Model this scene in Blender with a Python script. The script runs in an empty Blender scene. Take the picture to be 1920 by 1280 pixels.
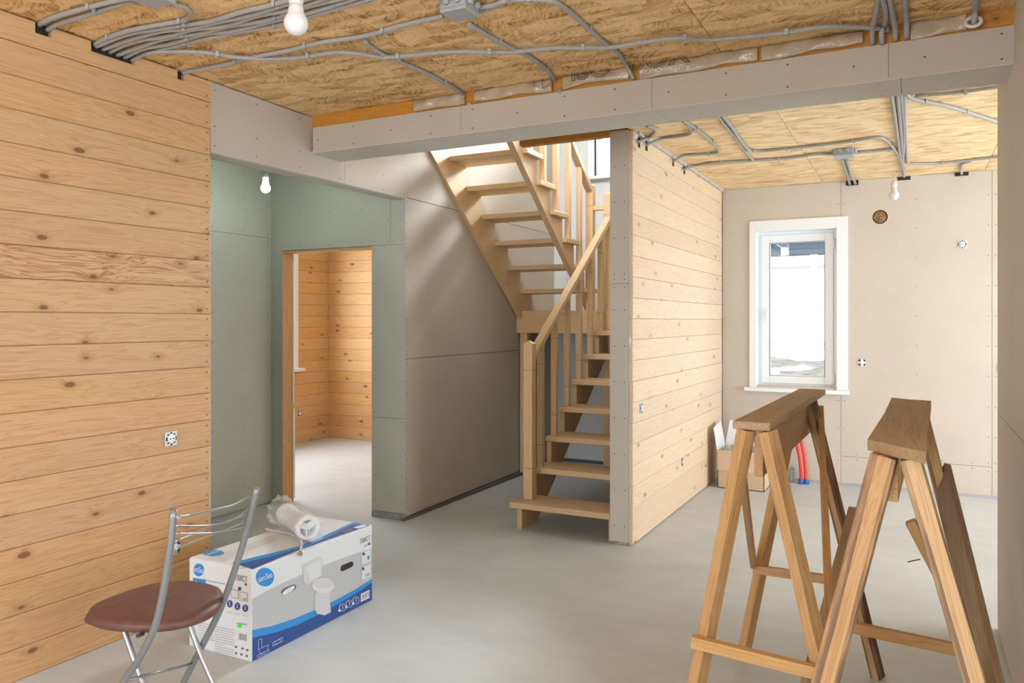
import bpy, bmesh, math, random
from mathutils import Vector, Matrix
random.seed(7)
S = bpy.context.scene
C = S.collection
# ------------------------------------------------------------------ camera
FP, YAW, Y0, CH = 1463.0, 0.4757, 601.4, 1.459      # focal length in px, heading, horizon row, eye height
cam_d = bpy.data.cameras.new('camera'); cam = bpy.data.objects.new('camera', cam_d); C.objects.link(cam)
cam.location = (0, 0, CH); cam.rotation_euler = (math.pi/2, 0, YAW)
cam_d.sensor_width = 36; cam_d.lens = FP/1920*36; cam_d.shift_y = -(640-Y0)/1920; cam_d.clip_start = 0.05; cam_d.clip_end = 200
S.camera = cam
# ------------------------------------------------------------------ world, lights, exposure
W = bpy.data.worlds.new('world'); S.world = W; W.use_nodes = True
bg = W.node_tree.nodes['Background']; bg.inputs[0].default_value = (0.86, 0.93, 1.0, 1); bg.inputs[1].default_value = 4.2
S.view_settings.view_transform = 'Standard'; S.view_settings.look = 'None'
S.view_settings.gamma = 1; S.view_settings.use_curve_mapping = False
S.view_settings.exposure = 0.0
def area(name, loc, rot, sx, sy, power, col=(1, 1, 1), portal=False):
    d = bpy.data.lights.new(name, 'AREA'); d.shape = 'RECTANGLE'; d.size = sx; d.size_y = sy; d.energy = power; d.color = col
    o = bpy.data.objects.new(name, d); o.location = loc; o.rotation_euler = rot; C.objects.link(o)
    if portal: d.cycles.is_portal = True
    return o
R90 = math.pi/2
area('daylight_near_window', (-1.9, -2.9, 1.6), (R90, 0, 0), 1.9, 1.8, 72, (.97, .985, 1.0))
area('daylight_main_right', (3.1, 0.2, 1.5), (0, R90, 0), 1.9, 3.4, 84, (.95, .985, 1.0))
area('daylight_far_right', (3.1, 5.9, 1.35), (0, R90, 0), 2.1, 2.6, 98, (.93, .965, 1.0))
area('daylight_back_room', (-6.42, 5.9, 1.6), (0, -R90, 0), 1.4, 1.5, 60, (.96, .98, 1.0))
up = area('fill_upstairs', (-2.35, 4.05, 4.4), (math.radians(54), 0, 0), 1.0, 1.1, 40, (.88, .94, 1.0)); up.data.spread = math.radians(85)  # added fill lamp with no window behind it, brightens the stairwell back wall
area('daylight_stair_window', (-2.36, 7.78, 3.92), (-math.radians(68), 0, 0), 1.1, .6, 370, (.86, .93, 1.0))
area('portal_far_window', (-.96, 7.56, 1.58), (-R90, 0, 0), .70, 1.42, 1, portal=True)
area('portal_stair_window', (-2.36, 7.56, 3.65), (-R90, 0, 0), 1.06, 1.36, 1, portal=True)

# ------------------------------------------------------------------ measuring helpers: a point seen in the photograph on a known plane of the room
ca, sa = math.cos(YAW), math.sin(YAW)
def ray(x, y):
    u = (x-960)/FP
    return Vector((u*ca-sa, u*sa+ca, -(y-Y0)/FP))
def onZ(x, y, z=0.):
    r = ray(x, y); t = (z-CH)/r.z; return Vector((r.x*t, r.y*t, z))
def onX(x, y, X):
    r = ray(x, y); t = X/r.x; return Vector((X, r.y*t, r.z*t+CH))
def onY(x, y, Y):
    r = ray(x, y); t = Y/r.y; return Vector((r.x*t, Y, r.z*t+CH))

# ------------------------------------------------------------------ materials
def nt(name):
    m = bpy.data.materials.new(name); m.use_nodes = True
    n = m.node_tree.nodes; l = m.node_tree.links; b = n['Principled BSDF']
    return m, n, l, b
def plain(name, col, rough=.6, metal=0., **k):
    m, n, l, b = nt(name); b.inputs['Base Color'].default_value = (*col, 1); b.inputs['Roughness'].default_value = rough; b.inputs['Metallic'].default_value = metal
    for a, v in k.items(): b.inputs[a.replace('_', ' ')].default_value = v
    return m
def node(n, t, **k):
    q = n.new(t)
    for a, v in k.items(): setattr(q, a, v)
    return q
def math_(n, l, op, a, b=None, c=None, clamp=False):
    q = n.new('ShaderNodeMath'); q.operation = op; q.use_clamp = clamp
    for i, v in enumerate((a, b, c)):
        if v is None: continue
        if isinstance(v, (int, float)): q.inputs[i].default_value = v
        else: l.new(v, q.inputs[i])
    return q.outputs[0]
def ramp(n, l, fac, stops):
    r = n.new('ShaderNodeValToRGB'); l.new(fac, r.inputs[0]); e = r.color_ramp.elements
    while len(e) < len(stops): e.new(.5)
    for i, (p, c) in enumerate(stops): e[i].position = p; e[i].color = (*c, 1) if len(c) == 3 else c
    return r.outputs[0]
def mix(n, l, fac, a, b, mode='MIX'):
    q = n.new('ShaderNodeMix'); q.data_type = 'RGBA'; q.blend_type = mode
    for i, v in ((0, fac), (6, a), (7, b)):
        if isinstance(v, (int, float)): q.inputs[i].default_value = v
        elif isinstance(v, tuple): q.inputs[i].default_value = (*v, 1)
        else: l.new(v, q.inputs[i])
    return q.outputs[2]
def wood(name, light, dark, knots=0., rough=.55, var=.10, grain=1.0, knotcol=(.16, .06, .022), bump=.10, rg=.60, rn=7.):
    """softwood, grain along local X; knots=share of cells that carry a knot"""
    m, n, l, b = nt(name)
    tc = n.new('ShaderNodeTexCoord'); oi = n.new('ShaderNodeObjectInfo')
    off = n.new('ShaderNodeCombineXYZ')
    l.new(math_(n, l, 'MULTIPLY', oi.outputs['Random'], 37.), off.inputs[0]); l.new(math_(n, l, 'MULTIPLY', oi.outputs['Random'], 91.), off.inputs[1]); l.new(math_(n, l, 'MULTIPLY', oi.outputs['Random'], 13.), off.inputs[2])
    add = n.new('ShaderNodeVectorMath'); l.new(tc.outputs['Object'], add.inputs[0]); l.new(off.outputs[0], add.inputs[1])
    sx = n.new('ShaderNodeSeparateXYZ'); l.new(add.outputs[0], sx.inputs[0])
    # knots
    kv = n.new('ShaderNodeCombineXYZ'); l.new(math_(n, l, 'MULTIPLY', sx.outputs[0], 2.6), kv.inputs[0]); l.new(math_(n, l, 'MULTIPLY', sx.outputs[2], 5.5), kv.inputs[1])
    vo = node(n, 'ShaderNodeTexVoronoi', voronoi_dimensions='2D'); l.new(kv.outputs[0], vo.inputs['Vector']); vo.inputs['Scale'].default_value = 1.
    sc = n.new('ShaderNodeSeparateColor'); l.new(vo.outputs['Color'], sc.inputs[0])
    has = math_(n, l, 'LESS_THAN', sc.outputs[0], knots)
    dist = vo.outputs['Distance']
    push = math_(n, l, 'MULTIPLY', math_(n, l, 'MULTIPLY', has, math_(n, l, 'EXPONENT', math_(n, l, 'MULTIPLY', dist, -9.))), .055)
    warp = node(n, 'ShaderNodeTexNoise'); warp.inputs['Scale'].default_value = 1.3; warp.inputs['Detail'].default_value = 1; l.new(add.outputs[0], warp.inputs['Vector'])
    wz = math_(n, l, 'MULTIPLY', math_(n, l, 'SUBTRACT', warp.outputs[0], .5), .10)
    gz = math_(n, l, 'ADD', math_(n, l, 'ADD', sx.outputs[2], wz), push)
    gy = math_(n, l, 'ADD', sx.outputs[1], wz)
    gv = n.new('ShaderNodeCombineXYZ'); l.new(math_(n, l, 'MULTIPLY', sx.outputs[0], .55*grain), gv.inputs[0]); l.new(math_(n, l, 'MULTIPLY', gy, 22*grain), gv.inputs[1]); l.new(math_(n, l, 'MULTIPLY', gz, 22*grain), gv.inputs[2])
    g1 = node(n, 'ShaderNodeTexNoise'); g1.inputs['Scale'].default_value = 1.6; g1.inputs['Detail'].default_value = 3; g1.inputs['Roughness'].default_value = .6; l.new(gv.outputs[0], g1.inputs['Vector'])
    rings = math_(n, l, 'FRACT', math_(n, l, 'MULTIPLY', g1.outputs[0], rn))
    ring2 = math_(n, l, 'POWER', rings, 3.)
    g2 = node(n, 'ShaderNodeTexNoise'); g2.inputs['Scale'].default_value = 7; g2.inputs['Detail'].default_value = 2; l.new(gv.outputs[0], g2.inputs['Vector'])
    f = math_(n, l, 'ADD', math_(n, l, 'MULTIPLY', ring2, rg), math_(n, l, 'MULTIPLY', g2.outputs[0], .48), clamp=True)
    col = mix(n, l, f, light, dark)
    hv = n.new('ShaderNodeHueSaturation'); l.new(col, hv.inputs['Color'])
    l.new(math_(n, l, 'ADD', math_(n, l, 'MULTIPLY', math_(n, l, 'FRACT', math_(n, l, 'MULTIPLY', oi.outputs['Random'], 17.3)), 2*var), 1-var), hv.inputs['Value'])
    l.new(math_(n, l, 'ADD', math_(n, l, 'MULTIPLY', oi.outputs['Random'], .14), .95), hv.inputs['Saturation'])
    l.new(math_(n, l, 'ADD', math_(n, l, 'MULTIPLY', math_(n, l, 'FRACT', math_(n, l, 'MULTIPLY', oi.outputs['Random'], 7.7)), .010), .494), hv.inputs['Hue'])
    halo = math_(n, l, 'MULTIPLY', has, math_(n, l, 'SUBTRACT', 1., math_(n, l, 'MULTIPLY', dist, 6.5), clamp=True))
    core = math_(n, l, 'MULTIPLY', has, math_(n, l, 'MULTIPLY', math_(n, l, 'SUBTRACT', math_(n, l, 'ADD', .035, math_(n, l, 'MULTIPLY', sc.outputs[1], .045)), dist), 60., clamp=True))
    c2 = mix(n, l, math_(n, l, 'MULTIPLY', halo, .75), hv.outputs[0], tuple(v*.75 for v in dark))
    c3 = mix(n, l, math_(n, l, 'MULTIPLY', core, .8, clamp=True), c2, knotcol)
    l.new(c3, b.inputs['Base Color']); b.inputs['Roughness'].default_value = rough
    bp = n.new('ShaderNodeBump'); bp.inputs['Strength'].default_value = bump; bp.inputs['Distance'].default_value = .004; l.new(f, bp.inputs['Height']); l.new(bp.outputs[0], b.inputs['Normal'])
    return m
def osb(name, light, mid, dark, spread, base_angle, sc=1.0):
    m, n, l, b = nt(name)
    tc = n.new('ShaderNodeTexCoord'); P = tc.outputs['Object']
    wn = node(n, 'ShaderNodeTexNoise'); wn.inputs['Scale'].default_value = 9*sc; l.new(P, wn.inputs['Vector'])
    off = n.new('ShaderNodeVectorMath'); off.operation = 'SCALE'; l.new(wn.outputs['Color'], off.inputs[0]); off.inputs['Scale'].default_value = .045
    ad = n.new('ShaderNodeVectorMath'); l.new(P, ad.inputs[0]); l.new(off.outputs[0], ad.inputs[1])
    cols = []
    for k, s in enumerate((11., 19.)):
        vo = node(n, 'ShaderNodeTexVoronoi', voronoi_dimensions='2D'); vo.inputs['Scale'].default_value = s*sc
        mp = n.new('ShaderNodeMapping'); mp.inputs['Rotation'].default_value = (0, 0, base_angle+.3*k); mp.inputs['Scale'].default_value = (.55, 1.5, 1); mp.inputs['Location'].default_value = (k*3.1, k*1.7, 0)
        l.new(ad.outputs[0], mp.inputs[0]); l.new(mp.outputs[0], vo.inputs['Vector'])
        cs = n.new('ShaderNodeSeparateColor'); l.new(vo.outputs['Color'], cs.inputs[0])
        ang = math_(n, l, 'ADD', math_(n, l, 'MULTIPLY', math_(n, l, 'SUBTRACT', cs.outputs[0], .5), spread), base_angle)
        vr = node(n, 'ShaderNodeVectorRotate', rotation_type='Z_AXIS'); l.new(P, vr.inputs['Vector']); l.new(ang, vr.inputs['Angle'])
        m2 = n.new('ShaderNodeMapping'); m2.inputs['Scale'].default_value = (6*sc, 75*sc, 1); l.new(vr.outputs[0], m2.inputs[0])
        ns = node(n, 'ShaderNodeTexNoise'); ns.inputs['Scale'].default_value = 1; ns.inputs['Detail'].default_value = 2; l.new(m2.outputs[0], ns.inputs['Vector'])
        cols.append((ns.outputs[0], cs.outputs[1], cs.outputs[2]))
    sel = math_(n, l, 'GREATER_THAN', cols[0][1], .5)
    mxn = n.new('ShaderNodeMix'); l.new(sel, mxn.inputs[0]); l.new(cols[0][0], mxn.inputs[2]); l.new(cols[1][0], mxn.inputs[3])
    f = math_(n, l, 'ADD', math_(n, l, 'MULTIPLY', mxn.outputs[0], .85), math_(n, l, 'MULTIPLY', math_(n, l, 'SUBTRACT', cols[1][1], .5), .36))
    f = math_(n, l, 'ADD', f, math_(n, l, 'MULTIPLY', math_(n, l, 'SUBTRACT', cols[0][2], .5), .16))
    col = ramp(n, l, f, [(.12, dark), (.30, mid), (.5, light), (.75, tuple(min(1, v*1.18) for v in light))])
    l.new(col, b.inputs['Base Color']); b.inputs['Roughness'].default_value = .55
    bp = n.new('ShaderNodeBump'); bp.inputs['Strength'].default_value = .3; bp.inputs['Distance'].default_value = .003; l.new(f, bp.inputs['Height']); l.new(bp.outputs[0], b.inputs['Normal'])
    return m
def mottled(name, c1, c2, scale=3., rough=.8, detail=4, bump=.05, fine=0.):
    m, n, l, b = nt(name); tc = n.new('ShaderNodeTexCoord')
    ns = node(n, 'ShaderNodeTexNoise'); ns.inputs['Scale'].default_value = scale; ns.inputs['Detail'].default_value = detail; l.new(tc.outputs['Object'], ns.inputs['Vector'])
    col = ramp(n, l, ns.outputs[0], [(.3, c1), (.7, c2)])
    if fine:
        n2 = node(n, 'ShaderNodeTexNoise'); n2.inputs['Scale'].default_value = scale*40; n2.inputs['Detail'].default_value = 2; l.new(tc.outputs['Object'], n2.inputs['Vector'])
        col = mix(n, l, fine, col, ramp(n, l, n2.outputs[0], [(.35, tuple(v*.8 for v in c1)), (.65, tuple(min(1, v*1.12) for v in c2))]))
    l.new(col, b.inputs['Base Color']); b.inputs['Roughness'].default_value = rough
    if bump:
        bp = n.new('ShaderNodeBump'); bp.inputs['Strength'].default_value = bump; bp.inputs['Distance'].default_value = .01; l.new(ns.outputs[0], bp.inputs['Height']); l.new(bp.outputs[0], b.inputs['Normal'])
    return m
def concrete():
    m, n, l, b = nt('concrete'); tc = n.new('ShaderNodeTexCoord'); P = tc.outputs['Object']
    a = node(n, 'ShaderNodeTexNoise'); a.inputs['Scale'].default_value = 1.1; a.inputs['Detail'].default_value = 8; a.inputs['Roughness'].default_value = .62; a.inputs['Distortion'].default_value = .6; l.new(P, a.inputs['Vector'])
    mp = n.new('ShaderNodeMapping'); mp.inputs['Scale'].default_value = (1.2, 4.5, 1); mp.inputs['Rotation'].default_value = (0, 0, .5); l.new(P, mp.inputs[0])
    c = node(n, 'ShaderNodeTexNoise'); c.inputs['Scale'].default_value = 2.3; c.inputs['Detail'].default_value = 5; l.new(mp.outputs[0], c.inputs['Vector'])
    col = ramp(n, l, a.outputs[0], [(.28, (.44, .475, .495)), (.5, (.52, .56, .585)), (.74, (.595, .64, .67))])
    col = mix(n, l, .18, col, ramp(n, l, c.outputs[0], [(.35, (.44, .475, .49)), (.65, (.60, .635, .65))]))
    sp = node(n, 'ShaderNodeTexVoronoi'); sp.inputs['Scale'].default_value = 5.; l.new(P, sp.inputs['Vector'])
    spot = math_(n, l, 'LESS_THAN', sp.outputs['Distance'], .035)
    col = mix(n, l, math_(n, l, 'MULTIPLY', spot, .35), col, (.2, .2, .18))
    l.new(col, b.inputs['Base Color'])
    l.new(math_(n, l, 'ADD', math_(n, l, 'MULTIPLY', a.outputs[0], .25), .42), b.inputs['Roughness'])
    bp = n.new('ShaderNodeBump'); bp.inputs['Strength'].default_value = .12; bp.inputs['Distance'].default_value = .01; l.new(c.outputs[0], bp.inputs['Height']); l.new(bp.outputs[0], b.inputs['Normal'])
    return m
def conduit_mat():
    m, n, l, b = nt('grey corrugated plastic'); uv = n.new('ShaderNodeUVMap'); s = n.new('ShaderNodeSeparateXYZ'); l.new(uv.outputs[0], s.inputs[0])
    w = math_(n, l, 'SINE', math_(n, l, 'MULTIPLY', s.outputs[0], 2*math.pi/.0065))
    h = math_(n, l, 'ADD', math_(n, l, 'MULTIPLY', w, .5), .5)
    col = mix(n, l, h, (.30, .29, .275), (.44, .43, .415)); l.new(col, b.inputs['Base Color']); b.inputs['Roughness'].default_value = .45
    bp = n.new('ShaderNodeBump'); bp.inputs['Strength'].default_value = .5; bp.inputs['Distance'].default_value = .002; l.new(h, bp.inputs['Height']); l.new(bp.outputs[0], b.inputs['Normal'])
    return m
def clear_film(name, col, alpha, rough=.12, bump=.6, scale=14):
    m, n, l, b = nt(name); b.inputs['Base Color'].default_value = (*col, 1); b.inputs['Roughness'].default_value = rough
    b.inputs['Specular IOR Level'].default_value = .9
    tc = n.new('ShaderNodeTexCoord'); ns = node(n, 'ShaderNodeTexNoise'); ns.inputs['Scale'].default_value = scale; ns.inputs['Detail'].default_value = 3; l.new(tc.outputs['Object'], ns.inputs['Vector'])
    bp = n.new('ShaderNodeBump'); bp.inputs['Strength'].default_value = bump; bp.inputs['Distance'].default_value = .02; l.new(ns.outputs[0], bp.inputs['Height']); l.new(bp.outputs[0], b.inputs['Normal'])
    l.new(math_(n, l, 'ADD', math_(n, l, 'MULTIPLY', ns.outputs[0], .3), alpha-.15, clamp=True), b.inputs['Alpha'])
    return m
def sawn(name, light, dark, bark=0.):
    m = wood(name, light, dark, knots=.10, rough=.75, var=.08, grain=.9, bump=.35)
    if bark:
        n = m.node_tree.nodes; l = m.node_tree.links; b = n['Principled BSDF']
        src = b.inputs['Base Color'].links[0].from_socket
        tc = n.new('ShaderNodeTexCoord'); mp = n.new('ShaderNodeMapping'); mp.inputs['Scale'].default_value = (2.2, 26, 26); l.new(tc.outputs['Object'], mp.inputs[0])
        ns = node(n, 'ShaderNodeTexNoise'); ns.inputs['Scale'].default_value = 1.5; ns.inputs['Detail'].default_value = 6; l.new(mp.outputs[0], ns.inputs['Vector'])
        ge = n.new('ShaderNodeNewGeometry'); vt = n.new('ShaderNodeVectorTransform'); vt.vector_type = 'NORMAL'; vt.convert_from = 'WORLD'; vt.convert_to = 'OBJECT'; l.new(ge.outputs['Normal'], vt.inputs[0])
        s = n.new('ShaderNodeSeparateXYZ'); l.new(vt.outputs[0], s.inputs[0])
        side0 = math_(n, l, 'GREATER_THAN', math_(n, l, 'ABSOLUTE', s.outputs[1]), .5)
        so = n.new('ShaderNodeSeparateXYZ'); l.new(tc.outputs['Object'], so.inputs[0])
        edge = math_(n, l, 'GREATER_THAN', math_(n, l, 'ADD', math_(n, l, 'ABSOLUTE', math_(n, l, 'ADD', so.outputs[1], .006)), math_(n, l, 'MULTIPLY', ns.outputs[0], .010)), .0205)
        side = math_(n, l, 'MAXIMUM', side0, math_(n, l, 'MULTIPLY', edge, .8))
        f = math_(n, l, 'MULTIPLY', side, ramp(n, l, ns.outputs[0], [(.42-.12*bark, (0, 0, 0)), (.62-.12*bark, (1, 1, 1))]))
        l.new(mix(n, l, f, src, mix(n, l, ns.outputs[0], (.24, .125, .07), (.06, .045, .04))), b.inputs['Base Color'])
    return m

M = {}
M['pine'] = wood('pine cladding', (.62, .415, .22), (.46, .25, .10), knots=.50, var=.045)
M['pine_bold'] = wood('boldly figured pine board', (.66, .45, .24), (.36, .165, .05), knots=.7, var=.02, rg=1.0, rn=11., grain=.7)
M['pine_pale'] = wood('pale pine cladding', (.80, .67, .52), (.68, .50, .33), knots=.45, var=.04, knotcol=(.36, .20, .10))
M['pine_orange'] = wood('golden pine cladding', (.72, .47, .22), (.54, .28, .10), knots=.55, var=.06)
M['stairwood'] = wood('planed larch', (.68, .50, .30), (.54, .35, .18), knots=.05, var=.06, grain=1.4)
M['timber'] = wood('construction timber', (.56, .29, .08), (.40, .17, .035), knots=.2, var=.05)
M['stud'] = wood('jamb timber', (.68, .40, .17), (.48, .24, .08), knots=.4, var=.05)
M['sawA'] = sawn('fresh sawn timber', (.60, .385, .19), (.42, .235, .095))
M['sawB'] = sawn('sawn timber with bark edge', (.60, .41, .22), (.42, .25, .12), bark=.8)
M['sawC'] = sawn('weathered board', (.50, .36, .23), (.34, .22, .13))
M['sawD'] = sawn('grey weathered board', (.36, .28, .19), (.24, .17, .11))
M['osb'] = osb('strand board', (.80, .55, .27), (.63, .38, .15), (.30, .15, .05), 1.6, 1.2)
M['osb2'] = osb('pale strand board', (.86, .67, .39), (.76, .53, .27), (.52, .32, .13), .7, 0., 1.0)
M['gyp'] = mottled('plasterboard paper', (.475, .42, .35), (.515, .46, .385), 2.5, .85, fine=.12)
M['gyp2'] = mottled('plasterboard paper light', (.57, .52, .455), (.61, .56, .495), 2.5, .85, fine=.1)
M['gypsoffit'] = mottled('plasterboard paper grey', (.56, .54, .48), (.61, .59, .53), 2.5, .85, fine=.1)
M['gypcool'] = mottled('plasterboard paper cool', (.58, .60, .61), (.63, .65, .66), 2.5, .85, fine=.08)
M['green'] = mottled('green moisture board', (.405, .415, .35), (.455, .46, .39), 2.5, .85, fine=.12)
M['concrete'] = concrete()
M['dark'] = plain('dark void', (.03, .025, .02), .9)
M['screw'] = plain('screw head', (.045, .04, .035), .5, .4)
M['conduit'] = conduit_mat()
M['clip'] = plain('grey clip plastic', (.42, .42, .42), .45)
M['jbox'] = plain('grey box plastic', (.36, .38, .40), .45)
M['white'] = plain('white pvc', (.82, .87, .92), .35)
M['bulbglass'] = plain('opal bulb', (.68, .67, .70), .25)
M['bulbbase'] = plain('bulb ceramic', (.66, .63, .58), .5)
M['wire'] = plain('black wire', (.05, .05, .055), .5)
M['wiregrey'] = plain('grey wire', (.45, .45, .47), .5)
M['galv'] = plain('galvanised sheet', (.55, .58, .62), .35, .85)
M['chrome'] = plain('chrome tube', (.50, .52, .60), .34, .95)
M['greytube'] = plain('grey enamelled tube', (.27, .30, .32), .38, .5)
M['silver'] = mottled('foil', (.65, .65, .68), (.8, .8, .82), 30, .25)
M['foil'] = clear_film('vapour barrier film', (.60, .49, .36), .66, .25, 1.0, 14)
M['bag'] = clear_film('clear plastic bag', (.80, .86, .88), .26, .10, 1.0, 30)
M['rollwhite'] = plain('white plastic pipe', (.80, .83, .88), .4)
M['ink'] = plain('dark printing ink', (.05, .04, .035), .6)
def glassmat():
    m = bpy.data.materials.new('window glass'); m.use_nodes = True; n = m.node_tree.nodes; l = m.node_tree.links; n.clear()
    o = n.new('ShaderNodeOutputMaterial'); t = n.new('ShaderNodeBsdfTransparent'); g = n.new('ShaderNodeBsdfGlossy'); g.inputs['Roughness'].default_value = .02
    t.inputs[0].default_value = (.97, .985, .98, 1); f = n.new('ShaderNodeFresnel'); mx = n.new('ShaderNodeMixShader'); l.new(f.outputs[0], mx.inputs[0]); l.new(t.outputs[0], mx.inputs[1]); l.new(g.outputs[0], mx.inputs[2]); l.new(mx.outputs[0], o.inputs[0])
    return m
M['glass'] = glassmat()

# ------------------------------------------------------------------ mesh helpers
def link(o, parent=None):
    C.objects.link(o)
    if parent is not None: o.parent = parent
    return o
def tag(o, label=None, cat=None, group=None, kind=None):
    if label: o['label'] = label
    if cat: o['category'] = cat
    if group: o['group'] = group
    if kind: o['kind'] = kind
    return o
def empty(name, loc, label, cat, group=None, rz=0):
    o = bpy.data.objects.new(name, None); o.empty_display_size = .1; o.location = loc; o.rotation_euler = (0, 0, rz)
    link(o); return tag(o, label, cat, group)
def new_mesh(name, verts, faces, mat=None):
    me = bpy.data.meshes.new(name); me.from_pydata([tuple(v) for v in verts], [], faces); me.update()
    if mat: me.materials.append(mat)
    return me
def place(o, parent, M4=None):
    """parent while keeping the world placement given (parents are never scaled)"""
    if M4 is None: M4 = Matrix.Identity(4)
    if parent is not None:
        o.parent = parent
        chain = Matrix.Identity(4); p = parent; st = []
        while p is not None: st.append(p); p = p.parent
        for q in reversed(st): chain = chain @ q.matrix_basis
        o.matrix_basis = chain.inverted() @ M4
    else: o.matrix_basis = M4
    return o
def obj(name, me, parent=None, M4=None):
    o = bpy.data.objects.new(name, me); C.objects.link(o); return place(o, parent, M4)
def box_vf(mn, mx, bev=0.):
    x0, y0, z0 = mn; x1, y1, z1 = mx
    if bev <= 0:
        v = [(x0, y0, z0), (x1, y0, z0), (x1, y1, z0), (x0, y1, z0), (x0, y0, z1), (x1, y0, z1), (x1, y1, z1), (x0, y1, z1)]
        return v, [(0, 3, 2, 1), (4, 5, 6, 7), (0, 1, 5, 4), (1, 2, 6, 5), (2, 3, 7, 6), (3, 0, 4, 7)]
    bm = bmesh.new(); v, f = box_vf(mn, mx); vs = [bm.verts.new(p) for p in v]
    for q in f: bm.faces.new([vs[i] for i in q])
    bmesh.ops.bevel(bm, geom=bm.edges[:], offset=bev, segments=1, affect='EDGES')
    bm.verts.index_update(); out = [tuple(p.co) for p in bm.verts], [tuple(p.index for p in q.verts) for q in bm.faces]; bm.free(); return out
def multi(name, parts, mat, parent=None):
    V, F = [], []
    for v, f in parts:
        k = len(V); V += list(v); F += [tuple(i+k for i in q) for q in f]
    return obj(name, new_mesh(name, V, F, mat), parent)
def box(name, mn, mx, mat, parent=None, bev=0.):
    """box whose origin sits at its middle"""
    c = [(a+b)/2 for a, b in zip(mn, mx)]
    v, f = box_vf([a-q for a, q in zip(mn, c)], [a-q for a, q in zip(mx, c)], bev)
    return obj(name, new_mesh(name, v, f, mat), parent, Matrix.Translation(c))
def extrude_yz(name, poly, x0, x1, mat, parent=None, frame=True):
    """polygon in (Y, Z) given thickness from x0 to x1; mesh local X runs along +Y (for wood grain)"""
    cy = sum(p[0] for p in poly)/len(poly); cz = sum(p[1] for p in poly)/len(poly); cx = (x0+x1)/2
    n = len(poly); h = (x1-x0)/2
    V = [(p[0]-cy, -h, p[1]-cz) for p in poly]+[(p[0]-cy, h, p[1]-cz) for p in poly]
    F = [tuple(range(n)), tuple(range(2*n-1, n-1, -1))]+[((i+1) % n, i, i+n, (i+1) % n+n) for i in range(n)]
    M4 = Matrix.Translation((cx, cy, cz)) @ Matrix.Rotation(R90, 4, 'Z')
    o = obj(name, new_mesh(name, V, F, mat), parent, M4); fixn(o); return o
def extrude_xy(name, poly, z0, z1, mat, parent=None):
    n = len(poly); V = [(x, y, z0) for x, y in poly]+[(x, y, z1) for x, y in poly]
    F = [tuple(range(n-1, -1, -1)), tuple(range(n, 2*n))]+[(i, (i+1) % n, (i+1) % n+n, i+n) for i in range(n)]
    o = obj(name, new_mesh(name, V, F, mat), parent); fixn(o); return o
def fixn(o):
    bm = bmesh.new(); bm.from_mesh(o.data); bmesh.ops.recalc_face_normals(bm, faces=bm.faces[:])
    bm.to_mesh(o.data); bm.free()
def axis_frame(p0, p1, up=Vector((0, 0, 1)), roll=0.):
    x = (p1-p0).normalized(); y = up.cross(x)
    if y.length < 1e-4: y = Vector((0, 1, 0)).cross(x)
    y.normalize(); z = x.cross(y); m = Matrix((x, y, z)).transposed()
    if roll: m = m @ Matrix.Rotation(roll, 3, 'X')
    return m
def beam(name, p0, p1, w, t, mat, parent=None, up=Vector((0, 0, 1)), roll=0., bev=.0015, shape=None):
    """squared timber from p0 to p1: w across (local Y), t along local Z"""
    p0 = Vector(p0); p1 = Vector(p1); L = (p1-p0).length
    if shape is None: v, f = box_vf((-L/2, -w/2, -t/2), (L/2, w/2, t/2), bev)
    else: v, f = shape(L, w, t)
    M4 = Matrix.Translation((p0+p1)/2) @ axis_frame(p0, p1, Vector(up), roll).to_4x4()
    return obj(name, new_mesh(name, v, f, mat), parent, M4)
def smooth_path(pts, per=8):
    P = [Vector(p) for p in pts]
    if len(P) < 3:
        return P
    out = []
    for i in range(len(P)-1):
        a = P[max(i-1, 0)]; b = P[i]; c = P[i+1]; d = P[min(i+2, len(P)-1)]
        k = max(2, min(per, int((c-b).length/.03)+1))
        for j in range(k):
            t = j/k; out.append(.5*((2*b)+(c-a)*t+(2*a-5*b+4*c-d)*t*t+(3*b-a-3*c+d)*t**3))
    out.append(P[-1]); return out
def tube_vf(pts, r, seg=8, caps=True, per=8):
    P = smooth_path(pts, per); V, F, U = [], [], []
    n = len(P); T = [(P[min(i+1, n-1)]-P[max(i-1, 0)]).normalized() for i in range(n)]
    ref = Vector((0, 0, 1)) if abs(T[0].z) < .9 else Vector((1, 0, 0)); nrm = (ref-T[0]*ref.dot(T[0])).normalized(); s = 0.
    rr = r if callable(r) else (lambda t: r)
    for i in range(n):
        nrm = (nrm-T[i]*nrm.dot(T[i])).normalized(); bn = T[i].cross(nrm)
        if i: s += (P[i]-P[i-1]).length
        q = rr(i/max(1, n-1))
        for k in range(seg):
            a = 2*math.pi*k/seg; V.append(P[i]+(nrm*math.cos(a)+bn*math.sin(a))*q); U.append((s, k/seg))
    for i in range(n-1):
        for k in range(seg): F.append((i*seg+k, i*seg+(k+1) % seg, (i+1)*seg+(k+1) % seg, (i+1)*seg+k))
    if caps: F.append(tuple(range(seg-1, -1, -1))); F.append(tuple((n-1)*seg+k for k in range(seg)))
    return V, F, U
def tube(name, pts, r, mat, parent=None, seg=8, per=8, org=None):
    V, F, U = tube_vf(pts, r, seg, True, per)
    org = Vector(org) if org is not None else Vector(V[0])
    me = new_mesh(name, [v-org for v in V], F, mat)
    uv = me.uv_layers.new(name='UVMap')
    for lp in me.loops: uv.data[lp.index].uv = U[lp.vertex_index]
    for p in me.polygons: p.use_smooth = len(p.vertices) == 4
    return obj(name, me, parent, Matrix.Translation(org))
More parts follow.
